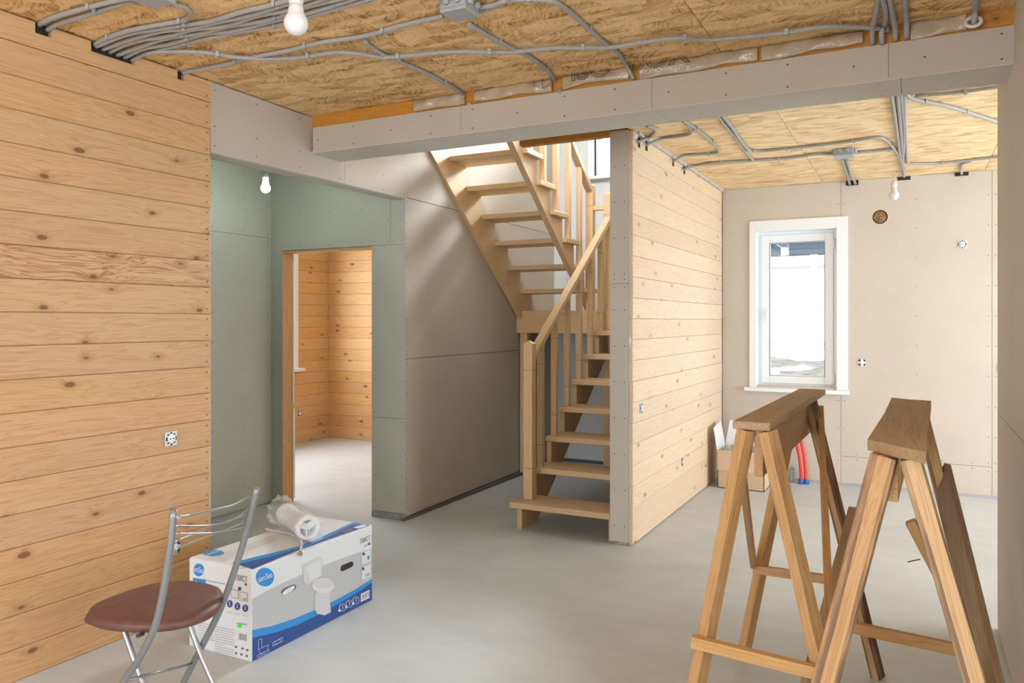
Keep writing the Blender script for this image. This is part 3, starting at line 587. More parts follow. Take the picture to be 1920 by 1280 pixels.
# saw-tooth stringers of the lower flight
def saw_lower(x0, x1):
    P = [(4.89, 0), (4.89, .155)]
    for i in range(1, 8):
        y = 4.89+.25*i if i > 1 else 5.13
        P += [(y, .196*i-.041), (y, .196*(i+1)-.041)]
    P[-1] = (6.62, .196*8-.041); P = P[:-1]+[(6.64, .196*7-.041), (6.64, 1.18)]
    P += [(5.14, 0)]
    return extrude_yz('stringer', P, x0, x1, SW, st)
saw_lower(-2.478, -2.442); saw_lower(-1.799, -1.778)
# landing
for k in range(4): stair_board('landing_board', (-3.345, 6.615+.218*k, 1.513), (-1.79, 6.83+.218*k, 1.553), st)
beam('landing_fascia', (-3.345, 6.60, 1.448), (-1.79, 6.60, 1.448), .035, .206, SW, st)
for x in (-3.29, -2.45): beam('landing_leg', (x, 6.66, 0), (x, 6.66, 1.345), .075, .07, SW, st, up=(0, 1, 0))
# upper flight
for k in range(1, 8):
    y = 6.80-.25*k; z = 1.552+.203*k
    stair_board('tread', (-3.325, y, z-.04), (-2.60, y+.285, z), st)
def saw_upper(x0, x1, zoff, ylow, zlow):
    P = []
    for k in range(1, 8):
        y = 6.80-.25*k; z = 1.552+.203*k-.041
        P += [(y+.25, z), (y+.0, z)]
    P = [(ylow, zlow)]+[(6.80, 1.50), (6.80, 1.552+.203-.041)]+P[1:]
    ytop = 5.05; P += [(ytop, P[-1][1]), (4.90, P[-1][1]), (4.90, zlow+zoff*(ylow-4.90))]
    return extrude_yz('stringer', P, x0, x1, SW, st)
saw_upper(-3.325, -3.285, .817, 6.72, 1.364)
saw_upper(-2.690, -2.640, .789, 6.70, 1.548)
# newels
def newel(x, y, z0, z1, w):
    h = w/2; V, F = box_vf((x-h, y-h, z0), (x+h, y+h, z1), .004)
    k = len(V); V = list(V)+[(x-h+.003, y-h+.003, z1-.001), (x+h-.003, y-h+.003, z1-.001), (x+h-.003, y+h-.003, z1-.001), (x-h+.003, y+h-.003, z1-.001), (x, y, z1+.022)]
    F = list(F)+[(k, k+1, k+4), (k+1, k+2, k+4), (k+2, k+3, k+4), (k+3, k, k+4)]
    o = multi('newel_post', [([(p[2]-(z0+z1)/2, p[1]-y, -(p[0]-x)) for p in V], F)], SW, None)
    o.parent = None; place(o, st, Matrix.Translation((x, y, (z0+z1)/2)) @ Matrix.Rotation(-R90, 4, 'Y')); fixn(o)
    for zz in (z0+.22, z1-.19):
        g = multi('painted_groove', [box_vf((x-h-.0006, y-h-.0006, zz), (x+h+.0006, y+h+.0006, zz+.003))], groove_shade, o); place(g, o)
    return o
groove_shade = plain('groove shadow line', (.20, .11, .05), .8)  # dark strips painted as the shade of grooves, nothing is cut
newel(-2.427, 4.985, .196, 1.30, .07)
newel(-2.447, 6.645, 1.25, 2.60, .07)
newel(-2.620, 6.645, 1.50, 2.69, .07)
# balusters: square ends, fluted middle
def bal_mesh(L, w=.040, g0=None, g1=None):
    h = w/2; d = .0035; c = .006
    def ring(z, fl):
        pts = []
        for k in range(4):
            a = k*math.pi/2
            for u, v in ((-h, -h), (-c, -h), (0, -h+(d if fl else 0)), (c, -h)):
                x = u*math.cos(a)-v*math.sin(a); y = u*math.sin(a)+v*math.cos(a); pts.append((z, x, y))
        return pts
    zs = [(0, 0), (g0-.004, 0), (g0, 1), (g1, 1), (g1+.004, 0), (L, 0)]; V, F = [], []
    for z, f_ in zs: V += [(p[0]-L/2, p[1], p[2]) for p in ring(z, f_)]
    for i in range(len(zs)-1):
        for k in range(16): F.append((i*16+k, i*16+(k+1) % 16, (i+1)*16+(k+1) % 16, (i+1)*16+k))
    F.append(tuple(range(15, -1, -1))); F.append(tuple((len(zs)-1)*16+k for k in range(16)))
    me = new_mesh('baluster', V, F, SW); return me
def rail_low(y): return 1.205+(y-5.09)*.741       # rail underside, lower flight
def rail_up(y): return 2.545+(6.71-y)*.77         # rail underside, upper flight
MX = Matrix.Rotation(-R90, 4, 'Y')
for i in range(2, 8):
    y = 5.21+.2465*(i-2); z = .196*i; L = rail_low(y)+.012-z
    o = obj('baluster', bal_mesh(L, .042, .16, L-.17), st, Matrix.Translation((-2.445, y, z+L/2)) @ MX)
    for zz in (z+.155, z+L-.165): multi('painted_groove', [box_vf((-2.4664, y-.0214, zz), (-2.4236, y+.0214, zz+.003))], groove_shade, o); place(o.children[-1], o)
for k in range(2, 8):
    y = 6.88-.25*k; z = 1.552+.203*k; L = min(rail_up(y)+.012, 4.4)-z
    obj('baluster', bal_mesh(L, .042, .16, L-.17), st, Matrix.Translation((-2.622, y, z+L/2)) @ MX)
beam('handrail', (-2.437, 5.02, rail_low(5.02)+.035), (-2.437, 6.62, rail_low(6.62)+.035), .062, .055, SW, st, bev=.008)
beam('handrail', (-2.622, 6.62, rail_up(6.62)+.038), (-2.622, 4.75, rail_up(4.75)+.038), .062, .058, SW, st, bev=.008)
beam('rail_link', (-2.59, 6.645, 2.48), (-2.48, 6.645, 2.48), .05, .04, SW, st)
beam('rail_link', (-2.415, 6.66, 1.75), (-1.80, 6.66, 1.75), .035, .05, SW, st)
# ================================================================== CONDUITS
ZT = 2.690
def conduit(label, px, r=.0105, zt=ZT, start=None, end=None, clips=True, group=None, mat=None, rgap=.42):
    P = [onZ(x, y, zt) for x, y in px]
    if start is not None: P = [Vector(s) for s in start]+P
    if end is not None: P = P+[Vector(s) for s in end]
    root = empty('conduit', P[len(P)//2], label, 'conduit', group or ('conduits on the near ceiling' if P[0].y < 3.8 else 'conduits on the far ceiling'))
    tube('pipe', P, r, mat or M['conduit'], root, 8, 8)
    if clips:
        Q = smooth_path([onZ(x, y, zt) for x, y in px], 12); acc = rgap*.4
        for a, b_ in zip(Q[:-1], Q[1:]):
            acc += (b_-a).length
            if acc > rgap:
                acc = 0
                if not hasattr(conduit, 'clip'):
                    V, F = [], []
                    for v, f in (box_vf((-.008, -.015, -.013), (.008, -.0115, .012), .001), box_vf((-.008, .0115, -.013), (.008, .015, .012), .001), box_vf((-.008, -.015, .009), (.008, .015, .0125))):
                        k = len(V); V += v; F += [tuple(i+k for i in q) for q in f]
                    conduit.clip = new_mesh('clip', V, F, M['clip'])
                obj('clip', conduit.clip, root, Matrix.Translation(a) @ axis_frame(a, b_).to_4x4())
    return root
def wallpt(x, y, X=-3.25): return onX(x, y, X)
# near ceiling
conduit('grey conduit from corner box to leftmost notch of the pine wall, upper of two', [(100, 33), (150, 18), (205, 4), (246, -4)], start=[wallpt(72, 47)])
conduit('grey conduit from corner box to leftmost notch of the pine wall, lower of two', [(112, 43), (160, 29), (212, 12), (250, 2)], start=[wallpt(88, 57)])
conduit('short grey conduit hooking round from the corner ceiling box into the bundle', [(318, 8), (343, 12), (357, 26), (345, 38), (300, 46), (240, 58), (200, 72)], start=None, end=[wallpt(176, 85)])
T_ = [(236, 66), (300, 53), (345, 48), (400, 38), (450, 24), (520, 6), (580, -12)]
B_ = [(275, 100), (330, 86), (390, 70), (450, 60), (530, 44), (610, 22), (720, -10)]
nm = ['topmost', 'second from the top', 'third from the top', 'third from the bottom', 'second from the bottom', 'bottommost']
for i in range(6):
    t = i/5; w = .006*((i*37 % 5)-2)
    pts = [((1-t)*a[0]+t*b_[0]+(4 if k % 2 else -3)*(i % 3-1), (1-t)*a[1]+t*b_[1]+(1.5 if (k+i) % 2 else -1.5)) for k, (a, b_) in enumerate(zip(T_, B_))]
    conduit('grey conduit of the six-strong bundle fanning from the wide wall notch, %s' % nm[i], pts, start=[wallpt((1-t)*178+t*246, (1-t)*88+t*114)], clips=i in (0, 3, 5), rgap=.5)
conduit('long grey conduit snaking across the whole near ceiling toward the right cluster', [(300, 97), (380, 98), (440, 107), (500, 110), (560, 108), (640, 98), (715, 107), (760, 105), (850, 97), (950, 98), (1040, 90), (1140, 89), (1200, 80), (1270, 71), (1320, 75), (1370, 72), (1430, 66), (1475, 61), (1540, 51), (1600, 51), (1650, 54), (1688, 66)], start=[onZ(262, 104, ZT)], zt=2.682)
conduit('grey conduit from the smallest wall notch to the left side of the ceiling box', [(380, 130), (430, 119), (470, 108), (540, 95), (600, 80), (680, 68), (745, 50), (790, 39), (832, 30)], start=[wallpt(341, 137)])
conduit('grey conduit crossing toward the beam and dropping in at its leftmost slot', [(684, 76), (692, 86), (716, 101), (742, 112), (790, 133), (832, 154), (860, 170), (874, 184)], end=[onY(880, 196, 3.645)])
conduit('grey conduit from the ceiling box to the middle slot of the beam', [(880, 46), (910, 64), (960, 91), (998, 110), (1030, 136), (1044, 158)], end=[onY(1050, 172, 3.645)])
conduit('grey conduit curving from the ceiling box to the third slot of the beam', [(890, 16), (925, 10), (950, 1), (990, -1), (1035, 2), (1068, 22), (1108, 58), (1134, 81), (1160, 100), (1174, 122)], end=[onY(1188, 148, 3.645)])
conduit('grey conduit reaching the ceiling box from the upper edge of the photo', [(838, 10), (826, -3), (812, -20)])
conduit('thin straight grey conduit doubling the one right of the ceiling box', [(886, 24), (915, 18), (945, 4), (965, -8)], r=.009)
for lab, pts, e in (('grey conduit dropping to the beam at the right cluster, leftmost of four', [(1648, -12), (1640, 35)], (1636, 82)),
                 ('grey conduit dropping to the beam at the right cluster, second of four', [(1652, -12), (1661, 22), (1658, 50)], (1654, 82)),
                 ('grey conduit dropping to the beam at the right cluster, third of four', [(1667, -12), (1674, 28)], (1679, 76)),
                 ('grey conduit dropping to the beam at the right cluster, rightmost of four', [(1696, -12), (1699, 30)], (1700, 72)),
                 ('lone grey conduit dropping through the foil ring beside the right wall', [(1831, -10), (1829, 20)], (1826, 50))):
    q = onY(e[0], e[1], 3.642); conduit(lab, pts, start=None, end=[(q.x, 3.60, 2.672), (q.x, q.y, q.z)], r=.0115, clips=False)
# far ceiling
FZ = 2.690
for i, (lab, pts) in enumerate((('grey conduit in the straight run along the far ceiling, leftmost of four', [(1671, 172), (1680, 232), (1688, 290), (1694, 318)]),
                 ('grey conduit in the straight run along the far ceiling, second of four', [(1683, 172), (1689, 240), (1693, 290)]),
                 ('grey conduit in the straight run along the far ceiling, third of four', [(1689, 172), (1696, 248), (1693, 300), (1695, 331)]),
                 ('grey conduit in the straight run along the far ceiling, rightmost of four', [(1696, 172), (1698, 240), (1701, 300), (1704, 306)]))):
    conduit(lab, pts, zt=FZ, r=.0115, rgap=.9, clips=i % 2 == 0)
conduit('grey conduit slanting right from the beam across the far ceiling to the right wall', [(1698, 176), (1718, 187), (1780, 200), (1850, 222), (1890, 235)], zt=FZ, r=.012)
conduit('grey conduit running flat along the beam at the right of the far ceiling', [(1716, 180), (1745, 178), (1800, 173), (1890, 160)], zt=FZ, r=.0095)
conduit('grey conduit looping above the far box and bending down to the hanging bulb', [(1410, 282), (1430, 283), (1500, 276), (1580, 267), (1640, 258), (1660, 262), (1676, 278), (1686, 295), (1690, 310)], zt=FZ)
conduit('grey conduit from the pine partition to the left side of the far ceiling box', [(1300, 311), (1340, 305), (1410, 301), (1480, 296), (1530, 289), (1570, 289)], start=[onX(1283, 318, -1.60)], zt=FZ)
conduit('grey conduit leaving the right side of the far ceiling box', [(1596, 287), (1640, 283), (1678, 279)], zt=FZ)
conduit('grey conduit from the far ceiling box down into the far wall, left of two', [(1578, 298), (1588, 325)], zt=FZ, end=[(onY(1593, 345, 7.50))], clips=False)
conduit('grey conduit from the far ceiling box down into the far wall, right of two', [(1588, 298), (1594, 322)], zt=FZ, end=[(onY(1604, 344, 7.50))], clips=False)
conduit('grey conduit of the pair running from beam across mid far ceiling, left one', [(1343, 212), (1360, 235), (1378, 256), (1398, 285), (1413, 301)], zt=FZ)
conduit('grey conduit of the pair running from beam across mid far ceiling, right one', [(1352, 214), (1372, 238), (1386, 260), (1400, 278), (1411, 283)], zt=FZ, clips=False)
conduit('grey conduit bending back sharply toward the pine partition, farther of two', [(1280, 226), (1300, 238), (1325, 258), (1347, 280), (1340, 287), (1300, 290), (1280, 292)], start=None, end=[onX(1262, 303, -1.60)], zt=FZ)
conduit('grey conduit bending from the beam to the partition, middle one', [(1284, 228), (1296, 243), (1291, 252), (1260, 257), (1240, 260)], end=[onX(1212, 272, -1.60)], zt=FZ)
conduit('grey conduit looping in the corner between beam and pine partition', [(1212, 236), (1226, 240), (1228, 248), (1216, 258)], end=[onX(1197, 266, -1.60)], zt=FZ, clips=False)
conduit('grey conduit running right along the far wall end of the ceiling', [(1704, 307), (1760, 306), (1820, 300), (1890, 292)], zt=FZ)
conduit('short grey conduit branching down into the far wall near the right edge', [(1822, 302), (1808, 305), (1802, 312)], zt=FZ, end=[onY(1803, 326, 7.50)], clips=False)
# dark plates painted as the shade of notches where those conduits end
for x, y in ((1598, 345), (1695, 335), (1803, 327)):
    q = onY(x, y, 7.5175); box('notch_shade', (q.x-.05, 7.5145, q.z-.012), (q.x+.05, 7.5185, 2.70), M['dark'], wk)
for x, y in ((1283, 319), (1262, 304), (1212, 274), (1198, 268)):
    q = onX(x, y, -1.62); box('notch_shade', (-1.6215, q.y-.022, q.z-.03), (-1.618, q.y+.022, 2.694), M['dark'], wp)
for a, b_, z in notch: box('notch_shade', (-3.258, a, z-.004), (-3.2555, b_, 2.70), M['dark'], wl)
# ---- junction boxes
def jbox(cx, cy, label, s=.11, nubs=4):
    r = empty('junction_box', (cx, cy, 2.702), label, 'junction box', 'ceiling junction boxes')
    box('body', (cx-s/2, cy-s/2, 2.662), (cx+s/2, cy+s/2, 2.702), M['jbox'], r, .003)
    box('lid', (cx-s/2-.003, cy-s/2-.003, 2.648), (cx+s/2+.003, cy+s/2+.003, 2.663), M['jbox'], r, .004)
    for dx, dy in ((1, 0), (-1, 0), (0, 1), (0, -1)):
        for o_ in (-.025, .025):
            M4 = Matrix.Translation((cx+dx*s/2+(o_ if dy else 0), cy+dy*s/2+(o_ if dx else 0), 2.684)) @ Vector((dx, dy, 0)).to_track_quat('Z', 'Y').to_matrix().to_4x4()
            lathe('grommet', [(.0135, -.002), (.0135, .012), (.011, .018)], M['jbox'], r, M4, 10)
q = onZ(862, 22, 2.662); jbox(q.x, q.y, 'grey square junction box in the middle of the near ceiling')
q = onZ(282, -2, 2.655); jbox(q.x, q.y, 'grey junction box cut off by the top edge above the pine wall', .12)
q = onZ(1583, 290, 2.665); jbox(q.x, q.y, 'small grey junction box on the far strand board ceiling above the window', .13)
# ---- vapour barrier film over the beam
def film(x0, x1, label, seed, zb=2.640):
    rnd = random.Random(seed); nx = 90; nz = 6; V, F = [], []
    ph_ = [rnd.uniform(0, 6.28) for _ in range(6)]
    for i in range(nx+1):
        X = x0+(x1-x0)*i/nx
        low = zb+.006*math.sin(X*9+ph_[0])+.004*math.sin(X*23+ph_[1])
        for j in range(nz+1):
            t = j/nz; z = 2.7015*(1-t)+low*t
            y = 3.652-.012*math.sin(t*math.pi*.8)*(1+.5*math.sin(X*14+ph_[2]))-.003*math.sin(X*37+t*4+ph_[3])-.002*math.sin(X*71+ph_[4])
            V.append((X, y, z))
    for i in range(nx):
        for j in range(nz): a = i*(nz+1)+j; F.append((a, a+1, a+nz+2, a+nz+1))
    me = new_mesh('vapour_film', V, F, M['foil'])
    for p in me.polygons: p.use_smooth = True
    o = obj('vapour_film', me); md = o.modifiers.new('s', 'SOLIDIFY'); md.thickness = .0006
    return tag(o, label, 'film', 'film pieces over the beam')
fx = [onY(x, 150, 3.64).x for x in (776, 873, 890, 1036, 1052, 1180, 1196, 1420, 1440, 1618, 1702, 1812)]
films = [film(fx[0], fx[1]-.01, 'crumpled beige vapour film tucked over the beam, leftmost piece', 1), film(fx[2], fx[3]-.005, 'crumpled beige film piece with a printed emblem over the beam', 2, 2.636), film(fx[4]+.005, fx[5]-.005, 'crumpled beige film piece with large outlined letters over the beam', 3), film(fx[6]+.004, fx[7], 'glossy beige film sagging over the middle of the beam, right of the third conduit', 4, 2.634),
         film(fx[8]-.03, fx[9], 'glossy beige film strip left of the right conduit cluster', 5, 2.638), film(fx[10]+.01, fx[11], 'glossy beige film strip between conduit cluster and foil ring', 6, 2.634)]
TX = Matrix.Rotation(R90, 4, 'X')
def ytext(body, x, z, size, mat, parent, outline=0., y=3.626, sx_=1.):
    return text('printed_letters', body, Matrix.Translation((x, y, z)) @ TX, size, mat, parent, outline=outline, sx=sx_)
q0 = onY(1075, 150, 3.634).x; q1 = onY(1260, 130, 3.634).x
ytext('ISO', (onY(1108, 150, 3.634).x), 2.700, .115, M['ink'], films[2], .0014, sx_=1.25)
ytext('BOX', (onY(1235, 140, 3.634).x), 2.706, .115, M['ink'], films[3], .0014, sx_=1.25)
ytext('ТЕХНОНИКОЛЬ', (onY(1245, 148, 3.634).x), 2.652, .026, plain('white print', (.85, .83, .8), .5), films[3], y=3.624, sx_=1.1)
qx = onY(1018, 165, 3.632).x
for a, b_ in (((-.045, 2.700), (-.045, 2.668)), ((-.045, 2.668), (0, 2.650)), ((0, 2.650), (.045, 2.668)), ((.045, 2.668), (.045, 2.70)), ((0, 2.65), (0, 2.70))):
    beam('emblem_line', (qx+a[0], 3.626, a[1]), (qx+b_[0], 3.626, b_[1]), .002, .002, M['ink'], films[1], up=(0, 1, 0), bev=0)
q = onY(1825, 42, 3.62)
fr = tag(lathe('foil_ring', [(.020, -.004), (.030, -.006), (.036, 0), (.030, .006), (.020, .004), (.020, -.004)], M['silver'], None, Matrix.Translation((q.x, q.y, 2.655)) @ Matrix.Rotation(math.radians(60), 4, 'X'), 18, True, False), 'shiny foil ring round the lone conduit at the top right', 'ring')
q = onX(1192, 250, -1.60)
pf = tag(obj('plastic_film', new_mesh('plastic_film', [(-1.615+.02*math.sin(k*2.1)*(k % 2), 4.865+.018*(k//4)+.006*math.sin(k*5.), 2.700-.028*(k % 4)+.01*math.sin(k*3.3)) for k in range(16)], [(a+r*4, a+1+r*4, a+5+r*4, a+4+r*4) for r in range(3) for a in range(3)], M['bag'])), 'scrap of clear plastic film in the corner where partition meets beam', 'film')
pf.modifiers.new('s', 'SOLIDIFY').thickness = .001

# ================================================================== BULBS
def bulb(x, y, z, r, label, wire_pts, lit=False, mat=None):
    root = empty('light_bulb', (x, y, z), label, 'light bulb', 'bare hanging bulbs')
    prof = [(0, -r)]+[(r*math.cos(a), r*math.sin(a)) for a in [-1.3+.26*k for k in range(9)]]+[(r*.62, r*1.15), (r*.56, r*1.5)]
    g = lathe('globe', prof, mat or M['bulbglass'], root, Matrix.Translation((x, y, z)), 24)
    lathe('screw_base', [(r*.56, r*1.45), (r*.56, r*1.9), (r*.42, r*2.1)], M['bulbbase'], root, Matrix.Translation((x, y, z)), 16)
    lathe('lamp_holder', [(r*.62, r*1.75), (r*.64, r*2.7), (r*.35, r*3.1), (r*.1, r*3.2)], M['bulbbase'], root, Matrix.Translation((x, y, z)), 16)
    tube('wire', [(x, y, z+r*3.1)]+wire_pts, .003, M['wiregrey'], root, 6)
    return root
bulb(-1.365, 1.478, 2.198, .030, 'white unlit bulb hanging large at the top of the photo, nearest the camera', [(-1.37, 1.48, 2.5), (-1.38, 1.50, 2.70)])
bulb(-.135, 6.55, 2.405, .036, 'white unlit bulb hanging from a thin wire in front of the far wall', [(-.13, 6.6, 2.56), (-.10, 6.85, 2.63), (-.085, 6.95, 2.70)])
em = bpy.data.materials.new('lit bulb'); em.use_nodes = True; b_ = em.node_tree.nodes['Principled BSDF']; b_.inputs['Emission Color'].default_value = (.90, 1., .97, 1); b_.inputs['Emission Strength'].default_value = 150; b_.inputs['Base Color'].default_value = (.8, .8, .8, 1)
bulb(-3.97, 4.0, 2.373, .032, 'glowing bulb hanging in the green corridor', [(-3.985, 4.0, 2.50), (-4.03, 4.01, 2.70)], True, em)

# ================================================================== SOCKETS
slot = plain('black socket slot', (.02, .02, .02), .6); zinc = plain('zinc plated frame', (.62, .64, .68), .4, .5)
def socket(p, face, label, s=.070, plate=True):
    """face: '+x' or '-y'; origin at wall surface"""
    R_ = Matrix.Rotation(R90, 4, 'Z') if face == '+x' else Matrix.Identity(4)
    root = empty('wall_socket', p, label, 'socket', 'bare socket inserts')
    T4 = Matrix.Translation(p) @ R_
    def put(nm, mn, mx, mat, bev=0.):
        v, f = box_vf(mn, mx, bev); obj(nm, new_mesh(nm, v, f, mat), root, T4)
    h = s/2
    if plate:
        put('frame', (-h, -.004, -h), (h, 0, h), zinc, .002)
        lathe('insert', [(.022, 0), (.022, .008), (.018, .010), (0, .010)], M['white'], root, T4 @ Matrix.Rotation(R90, 4, 'X'), 16)
        for a, c in ((-.026, .0), (.026, 0)): put('slot', (a-.004, -.0055, c-.009), (a+.004, -.0035, c+.009), slot)
        for a, c in ((0., .028), (0, -.028), (-.017, .02), (.017, .02), (-.017, -.02), (.017, -.02)): put('slot', (a-.006, -.0055, c-.003), (a+.006, -.0035, c+.003), slot)
        lathe('contact', [(.0035, 0), (.0035, .0115), (0, .0115)], slot, root, T4 @ Matrix.Translation((-.009, 0, 0)) @ Matrix.Rotation(R90, 4, 'X'), 8)
        lathe('contact', [(.0035, 0), (.0035, .0115), (0, .0115)], slot, root, T4 @ Matrix.Translation((.009, 0, 0)) @ Matrix.Rotation(R90, 4, 'X'), 8)
    else:
        lathe('cavity', [(.034, 0), (.034, .0012), (0, .0012)], slot, root, T4 @ Matrix.Rotation(R90, 4, 'X'), 20)
        put('frame', (-.013, -.006, -.034), (.013, -.001, .034), zinc, .002); put('frame', (-.034, -.006, -.011), (.034, -.001, .011), zinc, .002)
        lathe('insert', [(.017, 0), (.017, .009), (0, .009)], M['white'], root, T4 @ Matrix.Rotation(R90, 4, 'X'), 14)
socket((-3.230, 2.627, .884), '+x', 'bare metal socket insert on the pine wall, above the chair')
socket((-3.230, 2.651, .345), '+x', 'dark bare socket low on the pine wall behind the chair', plate=False)
socket((-1.620, 5.03, .876), '+x', 'metal switch insert near the front edge of the pale pine partition')
socket((-1.620, 6.08, .350), '+x', 'bare socket low on the pale pine partition', plate=False)
socket((.358, 7.517, 2.098), '-y', 'bare metal socket high on the far wall, right of the round hole')
socket((-.408, 7.517, 1.092), '-y', 'dark bare socket on the far wall right of the window sill', plate=False)
socket((.640, 7.517, 1.070), '-y', 'metal socket insert half hidden by the right wall edge')
socket((-6.530, 7.133, .352), '+x', 'bare socket low in the golden pine room beyond the doorway', .06, False)

# ================================================================== TOILET CARTON
BX0, BX1, BY0, BY1, BZ = -2.900, -2.518, 2.457, 3.290, .391
cw = plain('white card', (.72, .77, .83), .45); cgrey = plain('light grey print', (.50, .53, .57), .45); cblue = plain('dark blue print', (.022, .075, .30), .4); lblue = plain('bright blue print', (.03, .28, .72), .4)
cpale = plain('pale picture grey', (.62, .65, .69), .4); cpal2 = plain('paler picture grey', (.70, .73, .76), .4); dink = plain('dark text print', (.13, .13, .17), .5); wpr = plain('white print on card', (.8, .83, .88), .45); grn = plain('green sticker print', (.06, .8, .12), .5); tink = plain('pale text print', (.42, .43, .47), .5); cbr = plain('brown card edge', (.34, .24, .15), .8)
tb = empty('printed_carton', (BX1, BY0, 0), 'white and blue printed carton with a toilet picture, standing by the pine wall', 'carton')
box('carton_body', (BX0, BY0, 0), (BX1, BY1, BZ), cw, tb, .002)
for xa, xb in ((BX0+.002, (BX0+BX1)/2-.001), ((BX0+BX1)/2+.001, BX1-.001)): box('top_flap', (xa, BY0+.002, BZ), (xb, BY1-.002, BZ+.0035), cw, tb)
LV = [0]
def decal(name, px, face, mat, lv=1, parent=None, raw=False):
    e = .0006*lv
    if face == 'F': P = [Vector((BX1+e, q.y, q.z)) for q in ([onX(x, y, BX1) for x, y in px] if not raw else [Vector((0, a, b)) for a, b in px])]
    elif face == 'L': P = [Vector((q.x, BY0-e, q.z)) for q in ([onY(x, y, BY0) for x, y in px] if not raw else [Vector((a, 0, b)) for a, b in px])]
    else: P = [Vector((q.x, q.y, BZ+.0035+e)) for q in ([onZ(x, y, BZ+.0035) for x, y in px] if not raw else [Vector((a, b, 0)) for a, b in px])]
    for p in P:
        if face in 'FT': p.y = min(max(p.y, BY0+.002), BY1-.002)
        if face in 'FL': p.z = min(max(p.z, .003), BZ-.003)
        if face in 'LT': p.x = min(max(p.x, BX0+.002), BX1-.002)
    o = obj(name, new_mesh(name, P, [tuple(range(len(P)))], mat), tb); fixn(o); return o
def ell(face, cx, cy, rx, ry, mat, lv, name='printed_mark', n=20):
    return decal(name, [(cx+rx*math.cos(2*math.pi*k/n), cy+ry*math.sin(2*math.pi*k/n)) for k in range(n)], face, mat, lv)
FT = Matrix(((0, 0, 1, 0), (1, 0, 0, 0), (0, 1, 0, 0), (0, 0, 0, 1)))
LT = Matrix(((1, 0, 0, 0), (0, 0, -1, 0), (0, 1, 0, 0), (0, 0, 0, 1)))
TT = Matrix(((0, -1, 0, 0), (1, 0, 0, 0), (0, 0, 1, 0), (0, 0, 0, 1)))
def ptext(body, px, face, size, mat, lv=3, sx_=1., rot=0.):
    e = .0006*lv
    if face == 'F': q = onX(*px, BX1); q.x += e; B = FT
    elif face == 'L': q = onY(*px, BY0); q.y -= e; B = LT
    else: q = onZ(*px, BZ+.0035); q.z += e; B = TT
    return text('printed_text', body, Matrix.Translation(q) @ B @ Matrix.Rotation(rot, 4, 'Z'), size, mat, tb, ext=.0001, sx=sx_)
# front face
decal('printed_band', [(472, 1123), (500, 1108), (530, 1093), (560, 1079), (600, 1062), (640, 1047), (675, 1035), (700, 1027), (700, 1092), (472, 1196)], 'F', cgrey, 1)
decal('printed_band', [(472, 1181), (510, 1173), (550, 1160), (590, 1143), (630, 1124), (665, 1105), (700, 1083), (700, 1130), (472, 1242)], 'F', lblue, 2)
decal('printed_band', [(472, 1196), (510, 1187), (555, 1172), (600, 1150), (640, 1128), (670, 1110), (700, 1090), (700, 1130), (472, 1243)], 'F', cblue, 3)
decal('toilet_picture', [(567, 1060), (596, 1043), (603, 1046), (603, 1078), (583, 1092), (575, 1097), (568, 1090)], 'F', cpale, 4)
decal('toilet_picture', [(572, 1062), (600, 1047), (602, 1076), (580, 1090)], 'F', cpal2, 5)
decal('toilet_picture', [(590, 1112), (620, 1100), (617, 1120), (620, 1147), (608, 1153), (594, 1150), (589, 1140)], 'F', cpale, 4)
ell('F', 605, 1097, 21, 14, cpal2, 5, 'toilet_picture'); ell('F', 606, 1094, 18, 9, cpale, 6, 'toilet_picture')
decal('hand_slot', [(638, 1066), (640, 1060), (658, 1052), (662, 1054), (662, 1059), (658, 1063), (643, 1070), (639, 1070)], 'F', slot, 4)
decal('hand_slot', [(526, 1110), (531, 1103), (549, 1095), (555, 1097), (554, 1103), (548, 1108), (531, 1116)], 'F', dink, 4)
decal('hand_slot', [(528, 1112), (534, 1105), (549, 1097), (552, 1099), (550, 1104), (546, 1108), (531, 1116)], 'F', cw, 5)
ell('F', 496.5, 1081.5, 17, 17.5, lblue, 3, 'printed_logo', 24)
ptext('senSea', (496.5, 1081.5), 'F', .038, wpr, 5, .82)
ptext('ТВИСТ', (684, 1012), 'F', .034, dink, 3, .75); ptext('унитаз', (686, 1022), 'F', .014, tink, 3, .8); ell('F', 692, 1019, 2.2, 2.6, dink, 4)
decal('icon_panel', [(677, 1036), (694, 1030), (694, 1052), (677, 1059)], 'F', cpal2, 4); decal('icon_panel', [(677, 1064), (694, 1057), (694, 1080), (677, 1087)], 'F', cpal2, 4)
ell('F', 681, 1038, 2.4, 3, cblue, 5); ell('F', 690, 1045, 2.2, 4, lblue, 5); ell('F', 680, 1066, 2.4, 3, cblue, 5); decal('printed_mark', [(684, 1076), (692, 1073), (692, 1078), (684, 1081)], 'F', tink, 5)
def barcode(face, x0, y0, x1, y1, sl, mat1, mat2, lv=5, n=13):
    decal('barcode', [(x0, y0), (x1, y0-sl), (x1, y1-sl), (x0, y1)], face, mat1, lv)
    for k in range(n):
        a = x0+(x1-x0)*(k+.8)/(n+1); w = (x1-x0)/(n+1)*(.28+.3*((k*7) % 3)/2); s0 = sl*(a-x0)/(x1-x0)
        decal('barcode', [(a, y0-s0+2), (a+w, y0-s0+2), (a+w, y1-s0-3), (a, y1-s0-3)], face, mat2, lv+1)
barcode('F', 675.5, 1113, 692, 1128, 8, wpr, dink, 5, 9)
for cx_, cy_, d_ in ((641.5, 1138, '5'), (654, 1131.5, '3'), (667, 1125, '3')):
    ell('F', cx_, cy_, 6.4, 7, wpr, 4); ell('F', cx_, cy_, 5.6, 6.2, cblue, 5); ptext(d_, (cx_, cy_), 'F', .026, wpr, 6); ell('F', cx_-6, cy_+6, 2.2, 2.6, wpr, 5)
